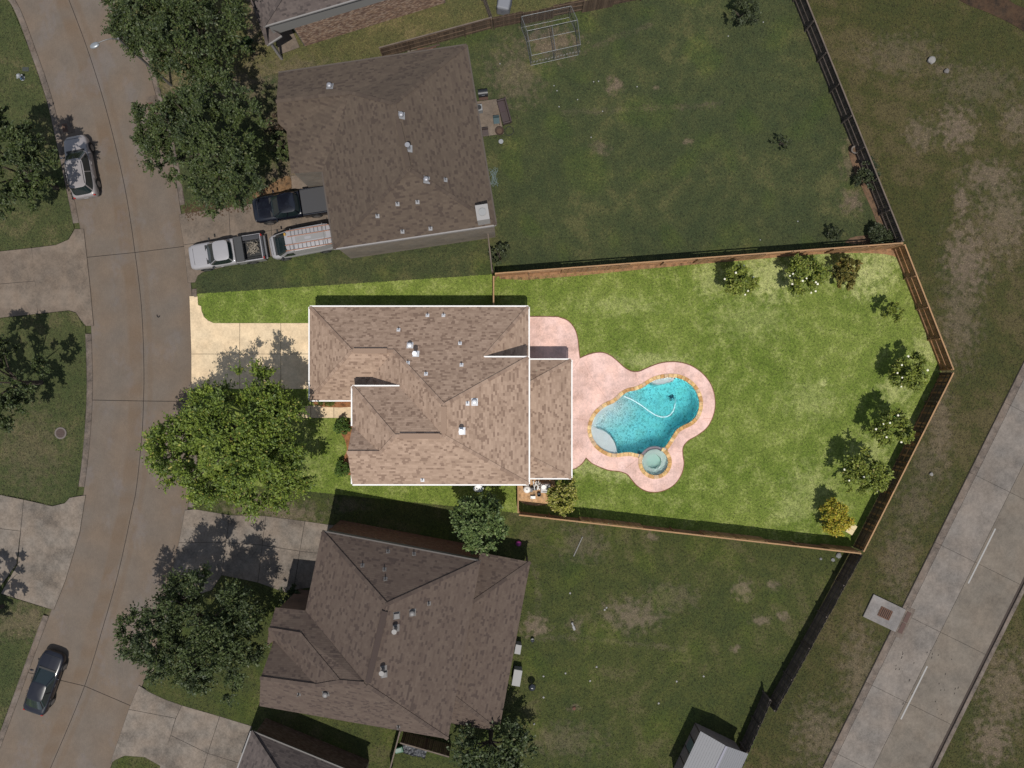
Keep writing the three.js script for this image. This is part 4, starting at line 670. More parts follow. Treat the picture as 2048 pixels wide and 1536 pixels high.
// mulch beds
const mulch = grained([.20, .085, .035], 170, 1.4, 1, 1.1), mulchDark = grained([.10, .06, .035], 171, 1.4, 1, 1.1), dirt = grained([.40, .245, .13], 172, 1.1, 1, 1.7);
const bed = (label, m, pts, y = 0.06) => { const q = Q(pts); keepOff.push(q); struct('planting_bed', slab(smooth(q, 4), Math.min(0, y - 0.05), y), m, label, 'planting bed'); };
bed('reddish mulch bed along the garage wall', mulch, [[630, 797], [735, 797], [735, 808], [628, 809]]);
bed('curved reddish mulch bed between the two clipped shrubs', mulch, [[700, 842], [740, 842], [740, 945], [700, 950], [682, 944], [688, 915], [694, 900], [690, 880], [682, 862]]);
bed('bare earth pad under the pool equipment', dirt, [[1040, 950], [1104, 950], [1104, 1004], [1040, 1003]]);
bed('dark mulch along the upper right fence', mulchDark, [[1697, 292], [1712, 288], [1722, 330], [1745, 380], [1770, 440], [1780, 478], [1690, 486], [1700, 476], [1752, 462], [1725, 380], [1705, 335]]);
bed('dark brown bare soil at the upper right corner', grained([.040, .022, .011], 175, 1.4, 1, 2.1), [[1895, -20], [1930, 6], [1975, 24], [2020, 45], [2075, 72], [2080, 30], [2030, 8], [1990, -20]], -0.03);
bed('strip of brown earth under the upper lawn fence', grained([.22, .12, .06], 173, 1.2, 1, 1.3), [[1000, 552], [1400, 521], [1786, 497], [1798, 520], [1786, 512], [1700, 506], [1400, 528], [1000, 558]], 0.052);
bed('rusty leaf littered bare ground beside the entry slab', grained([.13, .075, .036], 174, 1.5, 1, 1.5), [[505, 392], [540, 370], [578, 352], [583, 378], [560, 392], [520, 402]], 0.05);
// ---------------------------------------------------------------- vehicles
function loft(secs) {                                               // body shell from cross sections: x, half width, bottom, top
  const pos = [], idx = [], prof = (w, b, t) => [[.0, b], [.80 * w, b], [.95 * w, mix(b, t, .12)], [w, mix(b, t, .38)], [.995 * w, mix(b, t, .62)], [.955 * w, mix(b, t, .84)], [.88 * w, mix(b, t, .95)], [.74 * w, t], [.4 * w, t + .018], [0, t + .025]];
  const N = 20; for (const [x, w, b, t] of secs) { const h = prof(w, b, t), ring = [...h.map(([z, y]) => [z, y]), ...h.slice().reverse().map(([z, y]) => [-z, y])]; for (const [z, y] of ring) pos.push(x, y, z); }
  for (let i = 0; i + 1 < secs.length; i++) for (let k = 0; k < N; k++) { const a = i * N + k, b = i * N + (k + 1) % N, c = a + N, d = b + N; idx.push(a, b, c, b, d, c); }
  for (const e of [0, secs.length - 1]) { const c = pos.length / 3, [x, , b, t] = secs[e]; pos.push(x, (b + t) / 2, 0); for (let k = 0; k < N; k++) { const a = e * N + k, q = e * N + (k + 1) % N; e ? idx.push(a, q, c) : idx.push(q, a, c); } }
  const g = new THREE.BufferGeometry(); g.setAttribute('position', new THREE.Float32BufferAttribute(pos, 3)); g.setIndex(idx); g.computeVertexNormals(); return g;
}
const loop = (x0, x1, w, y, n = 48, e = 5, bow = 0) => Array.from({ length: n }, (_, i) => { const a = i / n * 6.28319, c = Math.cos(a), s = Math.sin(a), f = (v) => Math.sign(v) * Math.pow(Math.abs(v), 2 / e); return V((x0 + x1) / 2 + (x1 - x0) / 2 * f(c), y + bow * (1 - f(s) ** 2), w * f(s)); });
function skirt(A, B, i0, i1, out = 0) { const pos = [], idx = [], n = A.length; for (let i = i0; i <= i1; i++) { const a = A[((i % n) + n) % n], b = B[((i % n) + n) % n]; pos.push(a.x, a.y, a.z, b.x, b.y, b.z); } for (let k = 0; k < i1 - i0; k++) { const a = 2 * k; idx.push(a, a + 1, a + 2, a + 1, a + 3, a + 2); } const g = new THREE.BufferGeometry(); g.setAttribute('position', new THREE.Float32BufferAttribute(pos, 3)); g.setIndex(idx); g.computeVertexNormals(); return g; }
function lid(L, th) { const pos = [], idx = [], n = L.length; L.forEach((p) => pos.push(p.x, p.y, p.z)); const inn = L.map((p) => { const c = V((Math.max(...L.map((q) => q.x)) + Math.min(...L.map((q) => q.x))) / 2, 0, 0); return V(mix(p.x, c.x, .18), p.y + th, mix(p.z, 0, .3)); }); inn.forEach((p) => pos.push(p.x, p.y, p.z)); const mid = inn.reduce((s, p) => s.add(p), V(0, 0, 0)).multiplyScalar(1 / n); pos.push(mid.x, mid.y + th * .3, mid.z); for (let i = 0; i < n; i++) { const j = (i + 1) % n; idx.push(i, n + i, j, j, n + i, n + j, n + i, 2 * n, n + j); } const g = new THREE.BufferGeometry(); g.setAttribute('position', new THREE.Float32BufferAttribute(pos, 3)); g.setIndex(idx); g.computeVertexNormals(); return g; }
const rubber = mat([.012, .012, .012], .85), rimMat = mat([.22, .22, .23], .35, { metalness: .7 }), glassDark = phys([.012, .020, .022], .06, { specularIntensity: 1, clearcoat: .6 }), lampMat = phys([.35, .35, .36], .15), redLamp = phys([.30, .015, .012], .25), blackTrim = mat([.012, .012, .013], .6);
function vehicle(name, label, category, x, y, fx, fy, s) {           // plan centre, plan point the nose looks to
  const c = P(x, y, 0.85), f = P(fx, fy, 0.85), g = thing(name, label, category, V(c.x, 0.012 + (s.lift ?? 0), c.z), Math.atan2(-(f.z - c.z), f.x - c.x));
  const paint = s.paint, W = s.W / 2, body = part('body', loft(s.secs), paint, g);
  const A = loop(...s.base), B = loop(...s.top), n = 48, R = Math.round;
  part('windshield', skirt(A, B, -6, 6), glassDark, g); part('rear_window', skirt(A, B, 18, 30), s.rearSolid ? paint : glassDark, g);
  for (const [i, j] of [[6, 18], [30, 42]]) { const w = part('side_window', skirt(A, B, i, j), s.sideSolid ? paint : glassDark, g); if (s.sideSolid) w.name = 'side_panel'; }
  const rf = part('roof', lid(B, s.crown ?? .05), s.roofPaint ?? paint, g);
  for (const i of [6, 18, 30, 42, ...(s.pillars ?? [])]) { const a = A[i], b = B[i]; part('pillar', bar(a, b, .07, .05, V(0, 0, Math.sign(a.z) || 1)), s.pillarMat ?? paint, g); }
  if (s.rails) for (const q of [-1, 1]) part('roof_rail', bar(V(s.top[0] + .25, s.top[3] + .04, q * s.top[2] * .86), V(s.top[1] - .3, s.top[3] + .04, q * s.top[2] * .86), .035, .03), blackTrim, g);
  for (const ax of s.axles) for (const q of [-1, 1]) { const w = part('wheel', new THREE.CylinderGeometry(s.wr, s.wr, .23, 24).rotateX(Math.PI / 2).translate(ax, s.wr, q * (W - .085)), rubber, g); part('rim', new THREE.CylinderGeometry(s.wr * .68, s.wr * .68, .02, 20).rotateX(Math.PI / 2).translate(ax, s.wr, q * (W + .028)), rimMat, w); part('wheel_arch', new THREE.TorusGeometry(s.wr * 1.13, .035, 6, 20, Math.PI).translate(ax, s.wr, q * (W - .012)), blackTrim, g); }
  const [nx, nw, nb, nt] = s.secs[1];
  for (const q of [-1, 1]) { part('headlight', rbox(.26, .11, .32, .04, nx - .16, nt - .09, q * nw * .78).rotateY(0), lampMat, g); const [tx, tw, , tt] = s.tail ?? s.secs[s.secs.length - 2]; part('taillight', rbox(.1, .2, .16, .03, tx - .01, tt - .12, q * tw * .88), redLamp, g); const mx = s.base[1] - .35; part('mirror', rbox(.12, .13, .24, .04, mx, s.base[3] + .12, q * (W + .11)), s.mirrorMat ?? paint, g); }
  part('hood_seam', bar(V(s.hood[0], s.hood[2] + .026, -.62), V(s.hood[0], s.hood[2] + .026, .62), .02, .008), blackTrim, g);
  part('wiper_cowl', rbox(.16, .03, W * 1.45, .012, s.base[1] + .02, s.base[3] + .015, 0), blackTrim, g);
  for (const q of [-1, 1]) for (const dx of s.doors ?? []) { part('door_handle', rbox(.2, .035, .04, .012, dx, .86, q * (W + .005)), paint, g); part('door_seam', box(.012, .55, .01, dx - .2, .68, q * (W * .992)), blackTrim, g); }
  if (s.plate) part('licence_plate', box(.012, .14, .32, s.secs[s.secs.length - 1][0] - .01, .62, 0), mat([.3, .3, .3], .5), g);
  return g;
}
const clear = (c, r = .32, coat = .8) => phys(c, r, { clearcoat: coat, clearcoatRoughness: .06 });
const silver = clear([.225, .205, .205], .4), night = clear([.006, .006, .011], .3, .35), carWhiteDimmed = clear([.27, .26, .27], .4), inkBlack = clear([.005, .006, .011], .25, .4);  // silver and white have the dimming outside the lot put into the paint
vehicle('silver_suv', 'silver sport utility car parked under the tree across the street', 'car', 159, 333, 147, 268, { L: 4.75, W: 1.9, paint: silver, secs: [[2.39, .50, .42, .72], [2.34, .72, .3, .79], [2.05, .90, .22, .93], [1.5, .94, .2, 1.0], [.95, .95, .2, 1.04], [0, .95, .2, 1.06], [-1.5, .95, .2, 1.07], [-2.1, .93, .24, 1.05], [-2.3, .86, .3, .98], [-2.38, .74, .4, .85]], base: [-2.22, 1.1, .86, 1.03], top: [-1.85, .35, .68, 1.66], axles: [1.42, -1.4], wr: .36, hood: [2.12, 0, .92], rails: 1, doors: [.1, -.95], pillars: [12, 36], plate: 1 });
vehicle('dark_sedan', 'dark blue black sedan parked at the lower left kerb', 'car', 86, 1366, 107, 1306, { L: 4.85, W: 1.86, paint: night, secs: [[2.43, .36, .4, .62], [2.40, .58, .34, .66], [2.28, .77, .27, .73], [2.0, .88, .2, .81], [1.4, .93, .19, .88], [.9, .93, .19, .93], [0, .93, .19, .95], [-1.4, .93, .19, .96], [-2.1, .9, .22, .95], [-2.35, .8, .3, .88], [-2.42, .66, .4, .78]], base: [-2.02, 1.12, .82, .92], top: [-1.15, .25, .6, 1.42], axles: [1.42, -1.42], wr: .33, hood: [2.15, 0, .79], doors: [.1, -.95], pillars: [12, 36], plate: 1 });
const bedParts = (g, m, floorM, x0, x1, W, y) => { part('bed_floor', box(x1 - x0, .04, W * 2 - .1, (x0 + x1) / 2, .62, 0), floorM, g); for (const q of [-1, 1]) part('bed_side', rbox(x1 - x0, y - .3, .1, .04, (x0 + x1) / 2, (y + .3) / 2, q * (W - .05)), m, g); part('tailgate', rbox(.08, y - .35, W * 2 - .22, .03, x0 + .04, (y + .35) / 2, 0), m, g); };
const truckSecs = [[2.85, .66, .5, .92], [2.78, .86, .38, 1.02], [2.5, .96, .34, 1.10], [1.9, .99, .32, 1.15], [1.25, 1.0, .32, 1.18], [0, 1.0, .32, 1.19], [-.75, 1.0, .32, 1.19], [-.82, .99, .34, 1.15]];
{
  const g = vehicle('black_pickup', 'black crew cab pickup with a covered bed beside the brown roof', 'pickup truck', 582, 411, 520, 420.5, { L: 5.7, W: 2.0, lift: .06, paint: inkBlack, tail: [-2.82, .98, 0, 1.18], secs: truckSecs, base: [-.78, 1.4, .9, 1.16], top: [-.55, .72, .74, 1.78], axles: [1.85, -1.75], wr: .4, hood: [2.45, 0, 1.10], doors: [.55, -.35], pillars: [12, 36] });
  bedParts(g, inkBlack, blackTrim, -2.8, -.86, 1.0, 1.2); part('bed_cover', rbox(1.86, .05, 1.8, .02, -1.83, 1.215, 0), mat([.038, .038, .042], .75), g);
}
{
  const g = vehicle('white_pickup', 'white extended cab pickup with a cluttered open bed', 'pickup truck', 455, 505, 395, 514.5, { L: 5.6, W: 1.98, lift: .06, paint: carWhiteDimmed, tail: [-2.77, .98, 0, 1.18], mirrorMat: blackTrim, secs: truckSecs.map(([x, w, b, t]) => [x < 0 ? x + .15 : x, w, b, t]), base: [-.55, 1.4, .9, 1.16], top: [-.42, .72, .74, 1.78], axles: [1.85, -1.7], wr: .39, hood: [2.45, 0, 1.10], doors: [.5], rearSolid: 0 });
  bedParts(g, carWhiteDimmed, mat([.02, .02, .02], .8), -2.75, -.7, .99, 1.2);
  part('tool_box', rbox(.62, .34, 1.9, .04, -1.08, 1.2, 0), mat([.035, .035, .036], .5), g); part('bumper', rbox(.16, .18, 1.8, .05, -2.86, .55, 0), mat([.2, .2, .21], .35, { metalness: .6 }), g);
  const r = rng(51), bits = []; for (let i = 0; i < 34; i++) bits.push(bar(V(rr(r, -2.5, -1.5), rr(r, .72, 1.12), rr(r, -.45, .7)), V(rr(r, -2.5, -1.5), rr(r, .72, 1.12), rr(r, -.45, .7)), .03, .03)); stuff(part('bed_clutter', join(bits), mat([.22, .19, .15], .6), g));
  part('side_box', rbox(1.25, .3, .32, .03, -2.05, 1.16, .72), mat([.03, .03, .035], .5), g); for (const z of [-.86, .4, .86]) part('rack_bar', bar(V(-1.4, 1.32, z), V(-2.7, 1.32, z), .03, .03), blackTrim, g);
}
{
  const g = vehicle('white_van', 'white work van carrying two ladders on its roof', 'van', 606, 484, 545, 495.5, { L: 5.1, W: 1.94, lift: .05, paint: carWhiteDimmed, mirrorMat: blackTrim, secs: [[2.52, .6, .42, .8], [2.44, .8, .3, .92], [2.2, .92, .26, 1.04], [1.8, .96, .25, 1.12], [0, .97, .25, 1.12], [-2.3, .97, .25, 1.12], [-2.5, .94, .3, 1.1]], base: [-2.5, 2.0, .94, 1.1, 48, 6], top: [-2.42, 1.05, .82, 1.92, 48, 6], crown: .06, axles: [1.6, -1.5], wr: .36, hood: [2.3, 0, 1.02], sideSolid: 1, rearSolid: 1 });
  for (const q of [-1, 1]) part('door_window', skirt([V(1.55, 1.2, q * .955), V(.62, 1.2, q * .965)], [V(1.15, 1.68, q * .885), V(.66, 1.68, q * .89)], 0, 1), glassDark, g);
  part('skylight_panel', rbox(2.3, .02, .42, .008, -.9, 1.985, 0), mat([.20, .195, .195], .5), g);
  const ladder = (label, z0, z1, x0, x1) => { const c = g.position, L = thing('extension_ladder', label, 'ladder', V(c.x, c.y + 2.06, c.z), g.rotation.y), rail = mat([.33, .15, .085], .55), alu = mat([.30, .30, .31], .4, { metalness: .6 }); const A = V(x0, 0, z0), B = V(x1, 0, z1), d = B.clone().sub(A).normalize(), nn = V(-d.z, 0, d.x).multiplyScalar(.21); for (const q of [-1, 1]) part('side_rail', bar(A.clone().addScaledVector(nn, q), B.clone().addScaledVector(nn, q), .035, .085), rail, L); const k = Math.floor(A.distanceTo(B) / .29); for (let i = 1; i < k; i++) { const p = A.clone().lerp(B, i / k); part('rung', rod(p.clone().add(nn), p.clone().sub(nn), .02, .02, 8), alu, L); } };
  ladder('longer ladder on the far side of the white van roof', -.52, -.60, 1.05, -2.7); ladder('shorter ladder on the near side of the white van roof', .50, .42, .8, -2.4);
  for (const x of [.5, -1.9]) part('roof_rack', bar(V(x, 2.0, -.86), V(x, 2.0, .86), .05, .04), mat([.15, .15, .15], .5), g);
  part('rotating_beacon', rbox(.14, .12, .2, .03, .95, 2.02, .52), mat([.35, .19, .02], .5), g);
}

// ---------------------------------------------------------------- street furniture
{
  const steel = mat([.16, .155, .15], .5, { metalness: .4 }), h = 8, b = P(236, 77, h), base = V(b.x, 0, b.z), g = thing('street_lamp', 'grey cobra head street lamp reaching over the street', 'street lamp', base);
  part('pole', cyl(.07, .1, h, 0, h / 2, 0, 14), steel, g); const hd = P(190, 91, h + .3).sub(base);
  part('arm', tube([V(0, h - .1, 0), V(hd.x * .3, h + .32, hd.z * .3), V(hd.x * .7, h + .42, hd.z * .7), V(hd.x * .95, h + .35, hd.z * .95)], .035, 24, 8), steel, g);
  const head = new THREE.SphereGeometry(.2, 18, 12).scale(1.7, .5, 1); part('lamp_head', head.rotateY(Math.atan2(-hd.z, hd.x)).translate(hd.x, h + .33, hd.z), mat([.22, .235, .25], .35, { metalness: .3 }), g);
}
{
  const p = P(41, 154, .3), g = thing('fire_hydrant', 'pale fire hydrant on the lawn at the upper left', 'hydrant', V(p.x, .03, p.z), .6), m = mat([.24, .25, .26], .5);
  part('barrel', join([cyl(.13, .13, .5, 0, .25, 0), cyl(.19, .19, .05, 0, .03, 0), cyl(.17, .17, .05, 0, .5, 0)]), m, g); part('bonnet', new THREE.SphereGeometry(.15, 16, 8, 0, 6.3, 0, 1.57).translate(0, .52, 0), m, g); part('pumper_nozzle', new THREE.CylinderGeometry(.08, .08, .2, 14).rotateX(Math.PI / 2).translate(0, .36, .16), mat([.05, .09, .15], .5), g); for (const q of [-1, 1]) part('hose_nozzle', new THREE.CylinderGeometry(.055, .055, .18, 12).rotateZ(Math.PI / 2).translate(q * .16, .38, 0), m, g);
  const q = P(52, 139); single('meter_box', rbox(.5, .05, .32, .015, q.x, .045, q.z).rotateY(0), mat([.035, .04, .036], .8), 'flat dark green meter box cover near the hydrant', 'meter box');
}
{
  const p = P(122, 866), g = thing('manhole_cover', 'round rusty manhole cover in the lawn across the street', 'manhole', V(p.x, .03, p.z)); part('ring', new THREE.TorusGeometry(.40, .07, 8, 32).rotateX(Math.PI / 2).scale(1, .5, 1).translate(0, .03, 0), mat([.13, .11, .10], .9), g); part('cover', cyl(.36, .36, .05, 0, .02, 0, 32), mat([.062, .040, .034], .8), g); part('rib', join([-2, -1, 0, 1, 2].map((i) => box(.62 - .07 * Math.abs(i) * Math.abs(i), .012, .02, 0, .05, i * .12))), mat([.05, .034, .03], .8), g);
}
const drain = (label, x, y, turn, w, d) => { const p = P(x, y), g = thing('storm_inlet', label, 'storm drain', V(p.x, 0, p.z), turn); part('apron', box(w, .03, d, 0, .004, 0), kerbDark, g); part('grate_frame', box(w * .42, .03, d * .5, -w * .2, .012, d * .15), mat([.08, .042, .026], .8), g); for (let i = 0; i < 4; i++) part('grate_bar', box(w * .34, .02, .04, -w * .2, .03, d * (.02 + i * .085)), mat([.045, .026, .018], .8), g); };
drain('rusty storm inlet at the kerb above the silver car', 134, 250, .18, .95, 1.3); drain('storm inlet patch at the kerb between the two upper trees', 306, 207, .22, .95, 1.2);
{
  const p = P(1771, 1227), g = thing('road_inlet', 'pale concrete storm inlet box with rusty grates beside the road', 'storm drain', V(p.x, 0, p.z), -.445), conc = grained([.165, .15, .142], 62, .5);
  part('box_top', slab([[-1.5, -.95], [1.25, -.95], [1.25, .95], [-1.5, .95]], -.04, .1, [], .02), conc, g); part('apron', slab([[1.27, -1.25], [1.95, -1.25], [1.95, 1.25], [1.27, 1.25]], -.04, .03, [], .01), kerbMat, g);
  const rust = mat([.105, .05, .03], .85); for (const z of [-.46, .46]) part('gutter_grate', box(.34, .03, .84, 1.6, .04, z), mat([.075, .042, .034], .85), g); part('grate_frame', join([box(.92, .05, .05, -.1, .12, -.36), box(.92, .05, .05, -.1, .12, .36), box(.05, .05, .72, -.56, .12, 0), box(.05, .05, .72, .36, .12, 0)]), rust, g); for (let i = 0; i < 6; i++) part('grate_bar', box(.07, .05, .66, -.46 + i * .145, .12, 0), rust, g); part('grate_pit', box(.86, .01, .66, -.1, .106, 0), dark, g);
  keepOff.push(Q([[1722, 1210], [1745, 1186], [1800, 1215], [1832, 1205], [1800, 1275], [1726, 1240]]));
}
// ---------------------------------------------------------------- yard things, upper yard
const galv = mat([.20, .205, .205], .4, { metalness: .5 });
{
  const h = 1.85, c = [[1054, 62], [1155, 40], [1161, 89], [1063, 111]].map(([x, y]) => P(x, y, h)), far = [[1043, 33], [1142, 12]].map(([x, y]) => P(x, y, h)), mid = P(1104, 52, h), mid2 = P(1111, 100, h), o = P(1100, 70, 0), g = thing('wire_kennel', 'galvanized wire dog kennel on bare ground in the upper yard', 'kennel', V(o.x, 0, o.z)), L = (p, y = p.y) => V(p.x - o.x, y, p.z - o.z);
  const posts = [...c, ...far, mid, mid2]; for (const p of posts) part('post', rod(L(p, 0), L(p), .02), galv, g);
  const edges = [[c[0], c[1]], [c[1], c[2]], [c[2], c[3]], [c[3], c[0]], [mid, mid2], [c[0], far[0]], [far[0], far[1]], [far[1], c[1]]]; for (const [a, b] of edges) { part('top_rail', rod(L(a), L(b), .02), galv, g); part('bottom_rail', rod(L(a, .08), L(b, .08), .02), galv, g); }
  for (const [a, b] of edges) { const A = L(a, 0), B = L(b, 0), n = Math.round(A.distanceTo(B) / .075), list = [], k = Math.round(h / .075); for (let i = -k; i < n; i += 1) { const t0 = Math.max(0, i), t1 = Math.min(n, i + k); const at = (t, y) => A.clone().lerp(B, t / n).setY(y); list.push(rod(at(t0, (t0 - i) / k * h), at(t1, (t1 - i) / k * h), .0011, .0011, 3), rod(at(t0, h - (t0 - i) / k * h), at(t1, h - (t1 - i) / k * h), .0011, .0011, 3)); } stuff(part('wire_mesh', join(list), galv, g)); }
  const r = rng(66); for (let i = 0; i < 17; i++) { const p = P(mix(1062, 1158, i / 16), mix(125, 103, i / 16) + 2 * r(), 0); const s = single('edging_stone', rbox(.17, .1, .11, .03).rotateY(r()).translate(p.x, .08, p.z), mat([.14, .135, .11], .9), 'small pale edging stone in the row in front of the wire kennel', 'stone', 'edging stones at the kennel'); }
}
{
  const p = P(1008, 10, .5), g = thing('covered_grill', 'bulky object under a grey tarpaulin cover at the top edge', 'covered grill', V(p.x, .03, p.z), -.2), m = mat([.16, .165, .185], .6);
  const s = rbox(.95, 1.05, 1.5, .16, 0, .52, -.2), q = s.attributes.position; for (let i = 0; i < q.count; i++) { const y = q.getY(i), k = 1 + .12 * (1 - y) + .05 * noise(q.getX(i) * 3, q.getZ(i) * 3 + y * 4); q.setX(i, q.getX(i) * k); q.setZ(i, q.getZ(i) * k); } s.computeVertexNormals(); part('cover', s, m, g); for (const y of [.25, .5, .72]) part('fold', new THREE.TorusGeometry(.5, .028, 6, 30).rotateX(Math.PI / 2).scale(1.04, 1, 1.55).translate(0, y, -.2), mat([.045, .05, .065], .7), g);
}
{
  const p = P(966, 187, .7), g = thing('barrel_smoker', 'black barrel smoker beside the patio', 'smoker', V(p.x, .03, p.z), .12), m = mat([.012, .013, .016], .45);
  part('barrel', new THREE.CylinderGeometry(.3, .3, .72, 24).rotateZ(Math.PI / 2).translate(0, .78, 0), m, g); part('handle', bar(V(-.12, .98, .26), V(.12, .98, .26), .03, .03), mat([.3, .3, .3], .3, { metalness: .8 }), g); for (const [a, b] of [[-1, -1], [-1, 1], [1, -1], [1, 1]]) part('leg', rod(V(a * .3, .65, b * .12), V(a * .32, 0, b * .25), .02), m, g); part('shelf', box(.7, .03, .22, 0, .68, .4), mat([.06, .03, .02], .8), g);
}
{
  const a = P(1001, 200, .5), b = P(1014, 248, .5), g = thing('long_bench', 'long dark brown bench along the right side of the patio', 'bench', V((a.x + b.x) / 2, .055, (a.z + b.z) / 2), Math.atan2(-(b.z - a.z), b.x - a.x)), L = a.distanceTo(b), m = mat([.040, .026, .026], .7);
  part('seat', rbox(L, .14, .6, .05, 0, .4, 0), m, g); part('backrest', rbox(L, .5, .12, .05, 0, .6, -.33), m, g); for (const q of [-1, 1]) { part('armrest', rbox(.12, .26, .6, .04, q * (L / 2 - .06), .57, 0), m, g); for (const z of [-.25, .25]) part('leg', box(.07, .34, .07, q * (L / 2 - .1), .17, z), blackTrim, g); } part('cushion', rbox(L * .46, .08, .5, .03, -L * .24, .5, .04), mat([.05, .034, .036], .9), g);
}
const chairAt = (label, x, y, turn, c) => { const p = P(x, y, .3), g = thing('patio_chair', label, 'chair', V(p.x, .055, p.z), turn), m = mat(c, .6); part('seat', rbox(.46, .04, .46, .015, 0, .42, 0), m, g); part('backrest', rbox(.46, .45, .04, .015, 0, .66, -.22), m, g); for (const [a, b] of [[-1, -1], [-1, 1], [1, -1], [1, 1]]) part('leg', rod(V(a * .2, .42, b * .2), V(a * .22, 0, b * .22), .014), blackTrim, g); };
chairAt('blue grey patio chair beside the fire bowl', 993, 243, .1, [.045, .075, .085]); chairAt('dark brown patio chair near the roof edge', 971, 267, .1, [.052, .036, .034]);
{
  const p = P(999, 262, .3), g = thing('fire_bowl', 'rusty round fire bowl on the patio corner', 'fire bowl', V(p.x, .055, p.z)); part('bowl', new THREE.LatheGeometry([[.05, .12], [.2, .15], [.31, .3], [.34, .31], [.33, .27], [.2, .19], [0, .17]].map(([a, b]) => new THREE.Vector2(a, b)), 28), mat([.045, .026, .018], .85), g); part('ash', cyl(.2, .2, .03, 0, .2, 0, 18), mat([.08, .05, .035], 1), g); for (let i = 0; i < 3; i++) { const a = i * 2.1; part('leg', rod(V(.2 * Math.cos(a), .18, .2 * Math.sin(a)), V(.28 * Math.cos(a), 0, .28 * Math.sin(a)), .015), blackTrim, g); }
}
{ const p = P(1018, 262, .1); single('cable_loop', new THREE.TorusGeometry(.34, .022, 8, 30).rotateX(Math.PI / 2).rotateZ(.12).translate(p.x, .12, p.z), blackTrim, 'dark hoop lying in the grass beside the patio', 'hoop'); const q = P(1002, 284, .2); const g = thing('bucket', 'pale bucket on the grass below the patio', 'bucket', V(q.x, .03, q.z)); part('pail', new THREE.LatheGeometry([[0, .01], [.14, .01], [.17, .3], [.18, .3], [.18, .28]].map(([a, b]) => new THREE.Vector2(a, b)), 20), mat([.20, .21, .22], .6), g); part('lid', cyl(.18, .18, .02, 0, .3, 0, 20), mat([.22, .23, .24], .6), g); }
{ const p = P(958, 214, .8), g = thing('air_conditioner', 'small pale box unit under the edge of the brown roof by the patio', 'air conditioner', V(p.x, .05, p.z), .15); part('case', rbox(.5, .7, .5, .04, 0, .35, 0), mat([.19, .195, .2], .6), g); part('fan_grille', cyl(.18, .18, .03, 0, .71, 0, 20), blackTrim, g); }
{ const p = P(987, 356), r = rng(44), pts = []; for (let i = 0; i < 60; i++) pts.push(V(p.x + .12 * Math.sin(i * .37) + .3 * Math.cos(i * 1.02) * rr(r, .5, 1.1), .07 + .05 * r(), p.z + .85 * Math.sin(i * .71) * rr(r, .5, 1))); single('hose_heap', tube(pts, .011, 300, 6), mat([.13, .17, .17], .5), 'tangled pale hose heap against the right side of the brown roof', 'hose'); }
{
  const p = P(1709, 300, .4), g = thing('planter', 'round stone planter by the upper right fence', 'planter', V(p.x, .05, p.z)); part('pot', new THREE.LatheGeometry([[0, 0], [.16, 0], [.2, .3], [.29, .42], [.31, .48], [.27, .5], [.24, .44], [0, .4]].map(([a, b]) => new THREE.Vector2(a, b)), 26), mat([.14, .12, .105], .9), g); part('soil', cyl(.24, .24, .02, 0, .42, 0, 20), mulchDark, g);
}
{ const r = rng(45), x0 = [[808, 107, 866, 95], [815, 103, 850, 99], [835, 100, 872, 93], [822, 106, 880, 90]]; x0.forEach(([a, b, c, d], i) => single('scrap_board', bar(P(a, b, .2).setY(.12 + i * .05), P(c, d, .2).setY(.14 + i * .05), .14, .035), mat([[.16, .085, .06], [.13, .11, .09], [.17, .07, .05], [.06, .04, .03]][i], .9), ['reddish board leaning in the pile below the top fence', 'grey board in the pile below the top fence', 'red brown board at the right of the fence pile', 'dark board under the fence pile'][i], 'board')); }
const pebble = (name, label, category, x, y, s, c, group, turn = 0) => { const p = P(x, y), g = new THREE.IcosahedronGeometry(s, 1), q = g.attributes.position; for (let i = 0; i < q.count; i++) { const k = 1 + .25 * noise(q.getX(i) * 5 / s + x, q.getZ(i) * 5 / s + y + q.getY(i)); q.setXYZ(i, q.getX(i) * k, q.getY(i) * k * .45, q.getZ(i) * k); } g.computeVertexNormals(); return single(name, g.rotateY(turn).translate(p.x, .05 + s * .3, p.z), mat(c, .9), label, category, group); };
pebble('concrete_lump', 'pale concrete lump in the rough grass at upper right', 'rock', 1861, 122, .3, [.21, .2, .19]); pebble('concrete_lump', 'smaller grey rock below the concrete lump at upper right', 'rock', 1892, 143, .2, [.13, .12, .115]); pebble('concrete_lump', 'pale rock in the grass beside the straight road', 'rock', 1862, 948, .14, [.2, .19, .18]);
[[1205, 223], [1114, 182], [1155, 200], [1108, 172], [1187, 164], [1197, 163], [1118, 214], [1000, 128], [1182, 275], [1274, 174], [1456, 73], [1526, 45], [1520, 480], [1595, 443]].forEach(([x, y], i) => pebble('litter', 'tiny pale scrap of litter on the upper yard grass', 'litter', x, y, .05, [.24, .24, .23], 'litter on the upper yard'));
